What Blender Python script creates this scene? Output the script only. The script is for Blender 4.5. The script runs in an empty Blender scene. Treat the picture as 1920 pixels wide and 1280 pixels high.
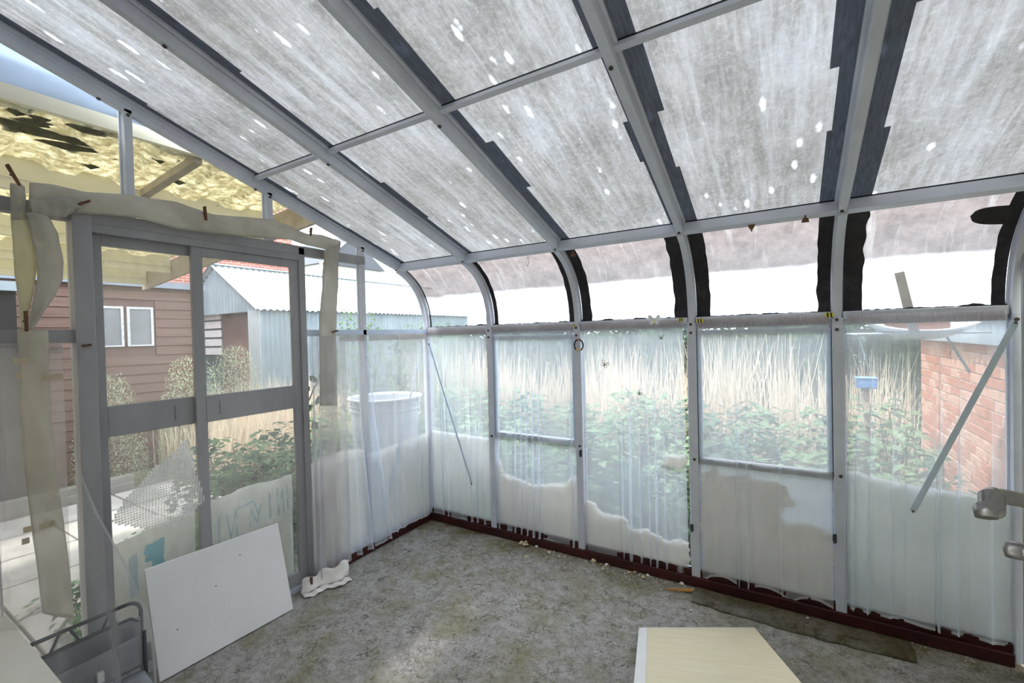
import bpy, bmesh, math, random
from mathutils import Vector, Matrix, noise
from mathutils.geometry import tessellate_polygon
random.seed(7)
SC = bpy.context.scene
COL = SC.collection
PI = math.pi

# ------------------------------------------------------------------ camera
FPX, YAW, PITCH, ROLL = 841.04, .5475, -.0153, -.0249
CAM = Vector((2.8071, -3.0996, 1.667))
cF = Vector((-math.sin(YAW)*math.cos(PITCH), math.cos(YAW)*math.cos(PITCH), math.sin(PITCH)))
r0 = Vector((math.cos(YAW), math.sin(YAW), 0)); u0 = r0.cross(cF)
cR = r0*math.cos(ROLL)+u0*math.sin(ROLL); cU = u0*math.cos(ROLL)-r0*math.sin(ROLL)
cam_data = bpy.data.cameras.new('camera'); cam = bpy.data.objects.new('camera', cam_data); COL.objects.link(cam)
cam_data.sensor_width = 36; cam_data.lens = FPX*36/1920; cam_data.clip_start = .02; cam_data.clip_end = 300
M = Matrix((cR, cU, -cF)).transposed().to_4x4(); M.translation = CAM; cam.matrix_world = M
SC.camera = cam
# ------------------------------------------------------------------ light, exposure
world = bpy.data.worlds.new('overcast_sky'); SC.world = world; world.use_nodes = True
bg = world.node_tree.nodes['Background']; bg.inputs[0].default_value = (.84, .92, 1.0, 1); bg.inputs[1].default_value = 2.8
sun_d = bpy.data.lights.new('sun', 'SUN'); sun_d.energy = 4.5; sun_d.angle = math.radians(4); sun_d.color = (1, .96, .88)
sun = bpy.data.objects.new('sun', sun_d); COL.objects.link(sun)
sun.rotation_euler = Vector((-.36, -.34, .87)).to_track_quat('Z', 'Y').to_euler()
SC.view_settings.view_transform = 'Standard'; SC.view_settings.look = 'None'; SC.view_settings.gamma = 1
SC.view_settings.use_curve_mapping = False; SC.view_settings.exposure = 0.6
SC.cycles.max_bounces = 10; SC.cycles.transparent_max_bounces = 40; SC.cycles.diffuse_bounces = 5; SC.cycles.transmission_bounces = 8

# pixel ray meets a plane (axis, value): gives a world point on a real surface
def W(px, py, ax, v):
    d = cF + cR*((px-960)/FPX) - cU*((py-640)/FPX)
    return CAM + d*((v-CAM[ax])/d[ax])
def E(px, py, x=0.): return W(px, py, 0, x)
def B(px, py, y=0.): return W(px, py, 1, y)
def G(px, py, z=0.): return W(px, py, 2, z)

# ------------------------------------------------------------------ materials
def nodes(name):
    m = bpy.data.materials.new(name); m.use_nodes = True; nt = m.node_tree; nt.nodes.clear()
    out = nt.nodes.new('ShaderNodeOutputMaterial'); return m, nt, out
def N(nt, t, **kw):
    n = nt.nodes.new('ShaderNode'+t)
    for k, v in kw.items():
        if k.startswith('i_'): n.inputs[k[2:].replace('_', ' ')].default_value = v
        else: setattr(n, k, v)
    return n
def ramp(nt, src, stops):
    r = N(nt, 'ValToRGB'); e = r.color_ramp.elements
    while len(e) < len(stops): e.new(.5)
    for el, (p, c) in zip(e, stops):
        el.position = p; el.color = (c[0], c[1], c[2], 1) if hasattr(c, '__len__') else (c, c, c, 1)
    nt.links.new(src, r.inputs[0]); return r.outputs[0]
def coords(nt, scale=(1, 1, 1), rot=(0, 0, 0)):
    tc = N(nt, 'TexCoord'); mp = N(nt, 'Mapping'); mp.inputs['Scale'].default_value = scale; mp.inputs['Rotation'].default_value = rot
    nt.links.new(tc.outputs['Object'], mp.inputs[0]); return mp.outputs[0]
def noise_t(nt, vec, scale, detail=4, rough=.6, dist=0):
    n = N(nt, 'TexNoise'); n.inputs['Scale'].default_value = scale; n.inputs['Detail'].default_value = detail
    n.inputs['Roughness'].default_value = rough; n.inputs['Distortion'].default_value = dist
    nt.links.new(vec, n.inputs['Vector']); return n.outputs['Fac']
def mixc(nt, fac, a, b, mode='MIX'):
    m = N(nt, 'Mix', data_type='RGBA', blend_type=mode)
    for inp, v in ((m.inputs[0], fac), (m.inputs[6], a), (m.inputs[7], b)):
        if hasattr(v, 'links') or hasattr(v, 'is_output'): nt.links.new(v, inp)
        else: inp.default_value = v if not hasattr(v, '__len__') else (*v[:3], 1)
    return m.outputs[2]
def solid(name, c1, c2=None, rough=.6, metal=0., scale=8, stretch=(1, 1, 1), bump=0., bscale=60, spec=.4, detail=5):
    m, nt, out = nodes(name)
    p = N(nt, 'BsdfPrincipled'); p.inputs['Roughness'].default_value = rough; p.inputs['Metallic'].default_value = metal
    p.inputs['Specular IOR Level'].default_value = spec
    v = coords(nt, stretch)
    if c2 is None: c2 = tuple(x*.82 for x in c1)
    f = noise_t(nt, v, scale, detail)
    nt.links.new(ramp(nt, f, [(.3, c2), (.7, c1)]), p.inputs['Base Color'])
    if bump:
        b = N(nt, 'Bump'); b.inputs['Strength'].default_value = bump; b.inputs['Distance'].default_value = .01
        nt.links.new(noise_t(nt, v, bscale, 6), b.inputs['Height']); nt.links.new(b.outputs[0], p.inputs['Normal'])
    nt.links.new(p.outputs[0], out.inputs[0]); return m
def mixs(nt, fac, a, b):
    m = N(nt, 'MixShader')
    if hasattr(fac, 'is_output'): nt.links.new(fac, m.inputs[0])
    else: m.inputs[0].default_value = fac
    nt.links.new(a, m.inputs[1]); nt.links.new(b, m.inputs[2]); return m.outputs[0]
def mathn(nt, op, a, b=None):
    m = N(nt, 'Math', operation=op)
    for i, v in enumerate((a, b)):
        if v is None: continue
        if hasattr(v, 'is_output'): nt.links.new(v, m.inputs[i])
        else: m.inputs[i].default_value = v
    return m.outputs[0]
def cloth_shader(nt, col, tl=.5):
    d = N(nt, 'BsdfDiffuse'); t = N(nt, 'BsdfTranslucent')
    for n in (d, t):
        if hasattr(col, 'is_output'): nt.links.new(col, n.inputs[0])
        else: n.inputs[0].default_value = (*col, 1)
    return mixs(nt, tl, d.outputs[0], t.outputs[0])
def sheer(name, cover, col, col2=None, tl=.55, vary=.25):
    """woven net: the share of thread grows as the cloth turns edge-on"""
    m, nt, out = nodes(name)
    g = N(nt, 'NewGeometry'); dt = N(nt, 'VectorMath', operation='DOT_PRODUCT')
    nt.links.new(g.outputs['Normal'], dt.inputs[0]); nt.links.new(g.outputs['Incoming'], dt.inputs[1])
    c = mathn(nt, 'MAXIMUM', mathn(nt, 'ABSOLUTE', dt.outputs['Value']), .12)
    v = coords(nt, (1, 1, .25))
    f = noise_t(nt, v, 14, 4)
    base = mathn(nt, 'SUBTRACT', 1-cover+vary*.5*cover, mathn(nt, 'MULTIPLY', f, vary*cover))
    T = mathn(nt, 'POWER', base, mathn(nt, 'DIVIDE', 1., c))
    col2 = col2 or tuple(x*.9 for x in col)
    cc = ramp(nt, noise_t(nt, coords(nt), 3, 4), [(.35, col2), (.65, col)])
    tr = N(nt, 'BsdfTransparent')
    nt.links.new(mixs(nt, mathn(nt, 'SUBTRACT', 1., T), tr.outputs[0], cloth_shader(nt, cc, tl)), out.inputs[0]); return m
def translucent(name, c1, c2, tl=.5, clear=0., scale=10, stretch=(1, 1, 1), gloss=0.):
    m, nt, out = nodes(name)
    cc = ramp(nt, noise_t(nt, coords(nt, stretch), scale, 7, .65), [(.3, c2), (.7, c1)])
    s = cloth_shader(nt, cc, tl)
    if clear:
        tr = N(nt, 'BsdfTransparent'); s = mixs(nt, clear, s, tr.outputs[0])
    if gloss:
        gl = N(nt, 'BsdfGlossy'); gl.inputs['Roughness'].default_value = .3; s = mixs(nt, gloss, s, gl.outputs[0])
    nt.links.new(s, out.inputs[0]); return m
def glass(name, haze, hcol=(.8, .85, .9), tint=(1, 1, 1)):
    m, nt, out = nodes(name)
    tr = N(nt, 'BsdfTransparent'); tr.inputs[0].default_value = (*tint, 1)
    hz = cloth_shader(nt, hcol, .6)
    f = ramp(nt, noise_t(nt, coords(nt, (1, 1, .5)), 6, 8, .7), [(.3, haze*.5), (.75, haze*1.6)])
    s = mixs(nt, f, tr.outputs[0], hz)
    gl = N(nt, 'BsdfGlossy'); gl.inputs['Roughness'].default_value = .03
    fr = N(nt, 'LayerWeight'); fr.inputs[0].default_value = .12
    s = mixs(nt, mathn(nt, 'MULTIPLY', fr.outputs['Fresnel'], .5), s, gl.outputs[0])
    nt.links.new(s, out.inputs[0]); return m
def roof_dirt():
    m, nt, out = nodes('roof_polycarbonate')
    v = coords(nt)
    grey = ramp(nt, noise_t(nt, v, 5, 10, .7), [(.3, (.075, .072, .068)), (.72, (.155, .150, .145))])
    vs = coords(nt, (26, 1.3, 1.3))
    st = ramp(nt, noise_t(nt, vs, 1, 6, .6, .6), [(.5, 0.), (.78, 1.)])
    vd = coords(nt, (9, 9, 9), (0, 0, .7))
    sc = ramp(nt, noise_t(nt, coords(nt, (30, 5, 5), (0, 0, .6)), 1, 9, .75, 1.2), [(.5, 0.), (.7, 1.)])
    c = mixc(nt, mathn(nt, 'MULTIPLY', st, .5), grey, (.28, .29, .30))
    c = mixc(nt, mathn(nt, 'MULTIPLY', sc, .4), c, (.30, .31, .32))
    fine = ramp(nt, noise_t(nt, v, 45, 8, .8), [(.48, 0.), (.72, 1.)])
    c = mixc(nt, mathn(nt, 'MULTIPLY', fine, .5), c, (.30, .31, .32))
    # droppings: round heads with tails running down the slope
    vor = N(nt, 'TexVoronoi'); vor.inputs['Scale'].default_value = 1; vor.inputs['Randomness'].default_value = 1
    nt.links.new(coords(nt, (11, 4.2, 4.2)), vor.inputs['Vector'])
    wob = mathn(nt, 'ADD', vor.outputs['Distance'], mathn(nt, 'MULTIPLY', mathn(nt, 'SUBTRACT', noise_t(nt, v, 24, 4), .5), .25))
    bl = ramp(nt, wob, [(.085, 1.), (.17, 0.)])
    c = mixc(nt, mathn(nt, 'MULTIPLY', bl, .9), c, (.50, .52, .55))
    rub = ramp(nt, noise_t(nt, coords(nt, (5.5, .8, .8), (0, 0, .18)), 1.3, 10, .75, .25), [(.44, 0.), (.66, 1.)])
    c = mixc(nt, mathn(nt, 'MULTIPLY', rub, .45), c, (.32, .34, .37))
    big = ramp(nt, noise_t(nt, v, 1.1, 3), [(.35, (.74, .71, .68)), (.65, (1, 1, 1))])
    c = mixc(nt, 1., c, big, 'MULTIPLY')
    d = N(nt, 'BsdfDiffuse'); t = N(nt, 'BsdfTranslucent'); nt.links.new(c, d.inputs[0]); nt.links.new(c, t.inputs[0])
    s = mixs(nt, .62, d.outputs[0], t.outputs[0])
    tr = N(nt, 'BsdfTransparent'); s = mixs(nt, .02, s, tr.outputs[0])
    nt.links.new(s, out.inputs[0]); return m
def curved_tint():
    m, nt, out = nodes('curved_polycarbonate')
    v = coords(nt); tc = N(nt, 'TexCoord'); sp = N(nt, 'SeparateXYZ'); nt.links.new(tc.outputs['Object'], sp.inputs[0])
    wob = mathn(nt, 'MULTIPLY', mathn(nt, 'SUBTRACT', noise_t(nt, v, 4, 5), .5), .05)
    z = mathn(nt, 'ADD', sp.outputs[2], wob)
    amt = ramp(nt, mathn(nt, 'MULTIPLY', mathn(nt, 'SUBTRACT', z, 1.75), 2.), [(.20, .10), (.44, .22), (.56, .92), (1., .96)])  # brownish tint, thin low on the curve and dense higher up
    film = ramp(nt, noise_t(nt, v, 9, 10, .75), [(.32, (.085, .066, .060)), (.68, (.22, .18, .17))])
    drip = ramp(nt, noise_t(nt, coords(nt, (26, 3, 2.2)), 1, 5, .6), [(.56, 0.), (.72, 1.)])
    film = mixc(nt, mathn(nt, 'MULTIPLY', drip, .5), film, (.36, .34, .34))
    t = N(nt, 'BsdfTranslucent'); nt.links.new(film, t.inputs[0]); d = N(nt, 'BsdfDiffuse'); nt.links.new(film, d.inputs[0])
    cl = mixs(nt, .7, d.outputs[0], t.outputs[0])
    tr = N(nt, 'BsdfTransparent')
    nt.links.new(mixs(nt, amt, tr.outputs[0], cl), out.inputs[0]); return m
def carpet_mat(name='carpet_pile', dark=1.):
    m, nt, out = nodes(name)
    v = coords(nt); K = lambda *c: tuple(x*dark for x in c)
    fine = ramp(nt, noise_t(nt, v, 95, 8, .8), [(.28, K(.27, .255, .24)), (.70, K(.86, .84, .82))])
    mid = ramp(nt, noise_t(nt, v, 17, 6, .7, .4), [(.32, (.62, .60, .56)), (.58, (1, 1, 1))])
    c = mixc(nt, 1., fine, mid, 'MULTIPLY')
    mossf = ramp(nt, noise_t(nt, v, 3.4, 8, .66, .3), [(.46, 0.), (.64, 1.)])
    moss = ramp(nt, noise_t(nt, v, 30, 6, .75), [(.3, K(.16, .145, .07)), (.7, K(.47, .44, .28))])
    c = mixc(nt, mathn(nt, 'MULTIPLY', mossf, .68), c, moss)
    gr_ = ramp(nt, noise_t(nt, v, 6.1, 6, .7), [(.60, 0.), (.68, 1.)])
    c = mixc(nt, mathn(nt, 'MULTIPLY', gr_, .55), c, K(.20, .19, .05))
    vor = N(nt, 'TexVoronoi', feature='DISTANCE_TO_EDGE'); vor.inputs['Scale'].default_value = 15
    wv = N(nt, 'VectorMath', operation='ADD'); nz = N(nt, 'TexNoise'); nz.inputs['Scale'].default_value = 12; nz.inputs['Detail'].default_value = 7
    nt.links.new(v, nz.inputs['Vector']); ms = N(nt, 'VectorMath', operation='SCALE'); ms.inputs['Scale'].default_value = .20
    nt.links.new(nz.outputs['Color'], ms.inputs[0]); nt.links.new(v, wv.inputs[0]); nt.links.new(ms.outputs[0], wv.inputs[1])
    nt.links.new(wv.outputs[0], vor.inputs['Vector'])
    gate = ramp(nt, noise_t(nt, v, 11, 5, .7), [(.48, 0.), (.60, 1.)])
    cr = mathn(nt, 'MULTIPLY', ramp(nt, vor.outputs['Distance'], [(.0, 1.), (.06, 0.)]), gate)
    c = mixc(nt, mathn(nt, 'MULTIPLY', cr, .6), c, (.10, .085, .055))
    sp = N(nt, 'SeparateXYZ'); nt.links.new(v, sp.inputs[0])
    wall_tone = ramp(nt, mathn(nt, 'ADD', mathn(nt, 'MULTIPLY', sp.outputs[1], 1.), mathn(nt, 'MULTIPLY', noise_t(nt, v, 3, 5), .5)), [(-.0, (1, 1, 1)), (.30, (.60, .52, .38))])  # carpet turns darker and browner towards the back wall
    c = mixc(nt, 1., c, wall_tone, 'MULTIPLY')
    p = N(nt, 'BsdfPrincipled'); p.inputs['Roughness'].default_value = .95; p.inputs['Specular IOR Level'].default_value = .1
    nt.links.new(c, p.inputs['Base Color'])
    b = N(nt, 'Bump'); b.inputs['Strength'].default_value = .9; b.inputs['Distance'].default_value = .014
    h = mathn(nt, 'SUBTRACT', mathn(nt, 'ADD', noise_t(nt, v, 90, 8, .8), noise_t(nt, v, 17, 5, .7, .4)), mathn(nt, 'MULTIPLY', cr, .8))
    nt.links.new(h, b.inputs['Height']); nt.links.new(b.outputs[0], p.inputs['Normal'])
    nt.links.new(p.outputs[0], out.inputs[0]); return m
def canopy_mat():
    m, nt, out = nodes('mossy_canopy_sheet')
    v = coords(nt)
    c = ramp(nt, noise_t(nt, v, 16, 10, .8), [(.3, (.24, .21, .13)), (.48, (.48, .44, .31)), (.66, (.84, .82, .68))])
    mm = ramp(nt, noise_t(nt, coords(nt, (.6, 1, 1)), 11, 9, .75), [(.62, 0.), (.67, 1.)])
    c = mixc(nt, mm, c, (.10, .085, .035))
    nt.links.new(cloth_shader(nt, c, .75), out.inputs[0]); return m
def brick_tex():
    m, nt, out = nodes('far_red_brick')
    v = N(nt, 'TexCoord'); sp = N(nt, 'SeparateXYZ'); nt.links.new(v.outputs['Object'], sp.inputs[0])
    cb = N(nt, 'CombineXYZ'); nt.links.new(sp.outputs[1], cb.inputs[0]); nt.links.new(sp.outputs[2], cb.inputs[1])
    b = N(nt, 'TexBrick'); b.inputs['Scale'].default_value = 1; b.inputs['Brick Width'].default_value = .225; b.inputs['Row Height'].default_value = .075
    b.inputs['Mortar Size'].default_value = .008; b.inputs['Color1'].default_value = (.50, .16, .11, 1); b.inputs['Color2'].default_value = (.36, .12, .09, 1); b.inputs['Mortar'].default_value = (.62, .5, .45, 1)
    nt.links.new(cb.outputs[0], b.inputs['Vector'])
    p = N(nt, 'BsdfPrincipled'); p.inputs['Roughness'].default_value = .85; nt.links.new(b.outputs['Color'], p.inputs['Base Color']); nt.links.new(p.outputs[0], out.inputs[0]); return m
def leaf_mat(name, a, b, scale=20):
    m, nt, out = nodes(name)
    oi = N(nt, 'ObjectInfo')
    c = ramp(nt, noise_t(nt, coords(nt), scale, 3), [(.3, b), (.7, a)])
    nt.links.new(cloth_shader(nt, c, .35), out.inputs[0]); return m

MT = dict(
 alu=solid('white_painted_aluminium', (.62, .65, .74), (.52, .55, .64), .42, 0, 5, (1, 1, 1), .08, 90),
 alud=solid('grey_weathered_aluminium', (.36, .36, .38), (.25, .25, .265), .5, 0, 4, (1, 1, .3)),
 alub=solid('blue_white_aluminium', (.56, .66, .80), (.46, .56, .70), .4),
 bolt=solid('dark_bolt_metal', (.12, .11, .10), (.06, .05, .05), .5, .7, 40),
 seal=solid('black_sealant', (.012, .011, .014), (.03, .028, .032), .75, 0, 22, (1, 1, 1), .4, 60),
 gasket=solid('black_rubber_gasket', (.008, .009, .016), None, .6),
 red=solid('dark_red_painted_wood', (.060, .009, .010), (.022, .004, .005), .5, 0, 7),
 roof=roof_dirt(), curved=curved_tint(), carpet=carpet_mat(), carpet2=carpet_mat('stained_carpet_offcut', .62),
 net=sheer('white_net_curtain', .42, (.90, .94, 1.0), (.84, .90, 1.0), .6),
 netd=sheer('white_net_heading', .62, (.80, .76, .77), (.62, .55, .55)),
 nethem=sheer('white_net_hem', .72, (.95, .96, 1.)),
 netf=sheer('very_thin_grey_drape', .20, (.66, .66, .68), (.5, .5, .52)),
 netg=sheer('grey_net_curtain', .40, (.72, .71, .74), (.58, .56, .58)),
 rag=sheer('grimy_cotton_cloth', .88, (.74, .725, .68), (.56, .54, .49), .45, .1),
 ragy=sheer('yellowed_cotton_cloth', .93, (.80, .78, .62), (.66, .63, .48), .5, .1),
 ragt=sheer('thin_yellowed_cloth', .60, (.72, .70, .62), (.60, .58, .51), .5, .1),
 hemw=solid('white_satin_cloth', (.86, .84, .82), (.72, .68, .65), .45, 0, 6),
 foam=translucent('white_foam_sheet', (.97, .97, .95), (.88, .87, .84), .5, 0, 5),
 foamp=translucent('crumbling_plaster_foam', (.97, .95, .91), (.84, .79, .73), .48, 0, 12),
 foamb=translucent('bluish_foam_sheet', (.88, .90, .89), (.76, .78, .76), .42, 0, 3),
 glass=glass('window_glass', .02), glassd=glass('dusty_door_glass', .17, (.72, .73, .76)), glassc=glass('clean_glass', .015, (.95, .97, 1)),
 bub=translucent('bubble_wrap_film', (.86, .90, .94), (.70, .75, .80), .5, .42, 9, (1, 1, 1), .12),
 bubc=translucent('bubble_wrap_bubbles', (1, 1, 1), (.9, .93, .96), .4, .25, 9, (1, 1, 1), .25),
 board=solid('white_polystyrene_board', (.84, .84, .86), (.78, .78, .81), .8, 0, 3, (1, 1, 1), .15, 140),
 cream=solid('cream_laminate', (.80, .72, .52), (.72, .63, .42), .45, 0, 5, (1, 9, 1), 0),
 creamw=solid('white_laminate_edge', (.84, .84, .84), (.78, .78, .79), .4),
 cab=solid('cream_white_enamel', (.80, .79, .72), (.74, .73, .66), .4),
 wallc=solid('cream_painted_wall', (.84, .79, .50), (.74, .69, .42), .7, 0, 2),
 house=solid('cream_house_render', (.70, .69, .66), (.62, .61, .58), .8, 0, 2),
 chrome=solid('brushed_chrome', (.36, .35, .34), (.24, .23, .22), .35, .9, 30),
 dark=solid('dark_grey_steel', (.07, .075, .09), (.04, .045, .06), .5, .3),
 fab=solid('grey_chair_fabric', (.29, .30, .33), (.22, .23, .25), .9, 0, 20, (1, 1, 1), .4, 200),
 rust=solid('rusty_wooden_peg', (.20, .09, .045), (.09, .04, .025), .8, 0, 30),
 brass=solid('tarnished_brass', (.22, .13, .04), (.08, .045, .02), .45, .6, 20),
 blackp=solid('black_plastic', (.02, .018, .018), None, .5),
 canopy=canopy_mat(), beam=solid('cream_painted_beam', (.78, .745, .60), (.68, .64, .50), .7, 0, 3, (.3, .3, 2)),
 fascia=solid('weathered_fascia', (.42, .36, .29), (.28, .23, .18), .8, 0, 5),
 moss=solid('dark_moss', (.09, .085, .03), (.035, .03, .012), .95, 0, 30, (1, 1, 1), .6, 50),
 gutter=translucent('pale_blue_gutter', (.62, .70, .80), (.48, .56, .68), .4, 0, 3),
 brown=solid('brown_stained_board', (.20, .125, .10), (.13, .075, .06), .8, 0, 6, (1, .2, 4)),
 brownd=solid('brown_shed_door', (.17, .105, .09), (.12, .07, .06), .8, 0, 5),
 wframe=solid('peeling_white_frame', (.80, .82, .86), (.42, .42, .44), .7, 0, 30), trimb=solid('grey_roof_trim', (.27, .30, .36), None, .7),
 shedg=solid('hazy_grey_shed_glass', (.24, .25, .27), (.16, .17, .18), .25, 0, 3),
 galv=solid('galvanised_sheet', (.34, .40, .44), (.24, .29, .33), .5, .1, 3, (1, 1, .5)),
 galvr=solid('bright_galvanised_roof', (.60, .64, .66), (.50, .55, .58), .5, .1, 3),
 farb=brick_tex(), fslate=solid('dark_slate', (.10, .11, .13), None, .7),
 b1=solid('orange_red_brick', (.52, .24, .16), (.40, .17, .11), .9, 0, 25, (1, 1, 1), .3, 60),
 b2=solid('pale_pink_brick', (.62, .38, .28), (.48, .27, .20), .9, 0, 25, (1, 1, 1), .3, 60),
 mort=solid('lime_mortar', (.60, .55, .48), None, .95),
 soil=solid('earth_and_grass', (.20, .22, .11), (.15, .13, .08), .95, 0, 3, (1, 1, 1), .5, 20),
 paving=solid('pale_paving', (.52, .50, .47), (.36, .34, .31), .9, 0, 4, (1, 1, 1), .2, 30),
 leaf1=leaf_mat('fresh_green_leaf', (.27, .36, .22), (.10, .17, .09)), leaf2=leaf_mat('dark_green_leaf', (.15, .22, .15), (.05, .09, .06)),
 leaf3=leaf_mat('pale_silver_leaf', (.56, .62, .44), (.30, .38, .24)), hay=leaf_mat('dry_grass', (.86, .78, .66), (.60, .50, .38), 6),
 stem=solid('brown_stem', (.17, .13, .08), None, .9), blue=solid('bright_blue_plastic', (.10, .24, .50), None, .4),
 bowl=translucent('pale_grey_bowl', (.70, .71, .74), (.52, .52, .52), .05, 0, 5), soot=solid('brown_residue', (.12, .05, .03), (.05, .02, .015), .9),
 wood=solid('orange_wood_splinter', (.62, .30, .05), (.45, .20, .03), .6, 0, 14, (3, 1, 1)), lath=solid('grey_wood_lath', (.25, .24, .22), (.16, .155, .14), .85, 0, 9),
 crumb=solid('dried_foam_crumb', (.78, .68, .50), (.62, .46, .26), .9, 0, 40, (1, 1, 1), .4, 80), crumbw=solid('white_foam_crumb', (.85, .84, .80), (.70, .68, .62), .9),
 yel=solid('yellow_plastic', (.75, .68, .05), (.55, .48, .03), .5), whitep=solid('white_plastic', (.82, .84, .86), None, .5), ink=solid('faded_blue_print', (.12, .48, .60), (.20, .55, .66), .7),
 tub=solid('dull_white_tub', (.46, .49, .53), (.36, .38, .42), .6),
 inkp=solid('pale_blue_print', (.50, .66, .74), None, .7), sack=translucent('white_polythene_sack', (.86, .88, .84), (.74, .76, .72), .4, 0, 4), tape=solid('beige_masking_tape', (.52, .45, .32), (.44, .38, .27), .7),
 strip=translucent('grey_shadow_strip', (.36, .39, .46), (.20, .22, .27), .6, .0, 14, (8, 1, 1)),  # shade along the rafters, put into the colour of thin strips
 wreath=solid('dark_green_wreath', (.03, .06, .05), (.015, .02, .02), .7), ribbon=solid('red_ribbon', (.35, .05, .04), None, .6),
 crate=solid('rough_pine', (.45, .33, .19), None, .8, 0, 8, (1, 8, 1)))

# ------------------------------------------------------------------ mesh builder
ORG = {}
class MB:
    def __init__(s): s.v = []; s.f = []; s.sm = []
    def add(s, vs, fs, smooth=False):
        o = len(s.v); s.v += [Vector(p) for p in vs]; s.f += [tuple(i+o for i in f) for f in fs]; s.sm += [smooth]*len(fs); return s
    def box(s, a, b):
        x0, y0, z0 = (min(a[i], b[i]) for i in range(3)); x1, y1, z1 = (max(a[i], b[i]) for i in range(3))
        return s.add([(x0,y0,z0),(x1,y0,z0),(x1,y1,z0),(x0,y1,z0),(x0,y0,z1),(x1,y0,z1),(x1,y1,z1),(x0,y1,z1)],
                     [(0,3,2,1),(4,5,6,7),(0,1,5,4),(1,2,6,5),(2,3,7,6),(3,0,4,7)])
    def bar(s, p, q, w, h, up=(0, 0, 1), off=(0, 0)):
        """beam from p to q: w across, h along the up side; off shifts (across, up)"""
        p = Vector(p); q = Vector(q); d = (q-p).normalized(); a = d.cross(Vector(up)).normalized(); u = a.cross(d)
        vs = []
        for c in (p, q):
            for sa, su in ((-1,-1),(1,-1),(1,1),(-1,1)): vs.append(c + a*(off[0]+sa*w/2) + u*(off[1]+su*h/2))
        return s.add(vs, [(0,1,2,3),(7,6,5,4),(0,4,5,1),(1,5,6,2),(2,6,7,3),(3,7,4,0)])
    def tube(s, path, r, n=8, smooth=True, cap=True):
        P = [Vector(p) for p in path]; R = r if hasattr(r, '__len__') else [r]*len(P); vs = []; fs = []
        ref = None
        for i, p in enumerate(P):
            d = (P[min(i+1, len(P)-1)]-P[max(i-1, 0)]).normalized()
            if ref is None: ref = Vector((0, 0, 1)) if abs(d.z) < .9 else Vector((1, 0, 0))
            a = d.cross(ref).normalized(); b = d.cross(a); ref = -b if False else ref
            for k in range(n):
                t = 2*PI*k/n; vs.append(p + (a*math.cos(t)+b*math.sin(t))*R[i])
        for i in range(len(P)-1):
            for k in range(n):
                k2 = (k+1) % n; fs.append((i*n+k, i*n+k2, (i+1)*n+k2, (i+1)*n+k))
        s.add(vs, fs, smooth)
        if cap:
            s.f += [tuple(range(len(s.v)-len(vs), len(s.v)-len(vs)+n))[::-1], tuple(range(len(s.v)-n, len(s.v)))]; s.sm += [False, False]
        return s
    def cyl(s, c, ax, r, h, n=10):
        c = Vector(c); ax = Vector(ax).normalized(); return s.tube([c, c+ax*h], r, n)
    def grid(s, nu, nv, fn, smooth=True):
        vs = [fn(i/nu, j/nv) for j in range(nv+1) for i in range(nu+1)]
        return s.add(vs, [(j*(nu+1)+i, j*(nu+1)+i+1, (j+1)*(nu+1)+i+1, (j+1)*(nu+1)+i) for j in range(nv) for i in range(nu)], smooth)
    def prism(s, pts, off):
        pts = [Vector(p) for p in pts]; off = Vector(off); n = len(pts)
        tr = tessellate_polygon([pts]); fs = [tuple(t) for t in tr] + [tuple(i+n for i in reversed(t)) for t in tr]
        fs += [(i, (i+1) % n, (i+1) % n+n, i+n) for i in range(n)]
        return s.add(pts+[p+off for p in pts], fs)
    def lathe(s, c, prof, n=24, sx=1., sy=1.):
        c = Vector(c); vs = [c+Vector((math.cos(2*PI*k/n)*r*sx, math.sin(2*PI*k/n)*r*sy, z)) for r, z in prof for k in range(n)]
        return s.add(vs, [(i*n+k, i*n+(k+1) % n, (i+1)*n+(k+1) % n, (i+1)*n+k) for i in range(len(prof)-1) for k in range(n)], True)
    def build(s, name, mat, parent=None, loc=None, bevel=0., kind=None, solid_t=0., sub=0):
        me = bpy.data.meshes.new(name)
        if parent is not None: o = ORG[parent.name]
        else:
            if loc is None:
                lo = Vector([min(p[i] for p in s.v) for i in range(3)]); hi = Vector([max(p[i] for p in s.v) for i in range(3)])
                loc = ((lo.x+hi.x)/2, (lo.y+hi.y)/2, lo.z)
            o = Vector(loc)
        me.from_pydata([p-o for p in s.v], [], s.f); me.polygons.foreach_set('use_smooth', s.sm)
        me.materials.append(MT[mat] if isinstance(mat, str) else mat); me.update()
        bm = bmesh.new(); bm.from_mesh(me); bmesh.ops.recalc_face_normals(bm, faces=bm.faces); bm.to_mesh(me); bm.free()
        ob = bpy.data.objects.new(name, me); COL.objects.link(ob)
        if parent is not None: ob.parent = parent
        else: ob.location = o
        ORG[ob.name] = o
        if bevel:
            b = ob.modifiers.new('bevel', 'BEVEL'); b.width = bevel; b.segments = 2; b.limit_method = 'ANGLE'
        if solid_t:
            b = ob.modifiers.new('thick', 'SOLIDIFY'); b.thickness = solid_t
        if kind: ob['kind'] = kind
        return ob
def tag(o, label=None, cat=None, group=None, kind=None):
    for k, v in (('label', label), ('category', cat), ('group', group), ('kind', kind)):
        if v: o[k] = v
    return o
def thing(name, label, cat, loc=(0, 0, 0), group=None):
    o = bpy.data.objects.new(name, None); COL.objects.link(o); o.location = loc; o.empty_display_size = .1
    ORG[o.name] = Vector(loc); return tag(o, label, cat, group)
def shell(name, loc=(0, 0, 0), label=None, cat=None):
    o = bpy.data.objects.new(name, None); COL.objects.link(o); o.location = loc; ORG[o.name] = Vector(loc); o['kind'] = 'structure'
    return tag(o, label, cat)
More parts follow.
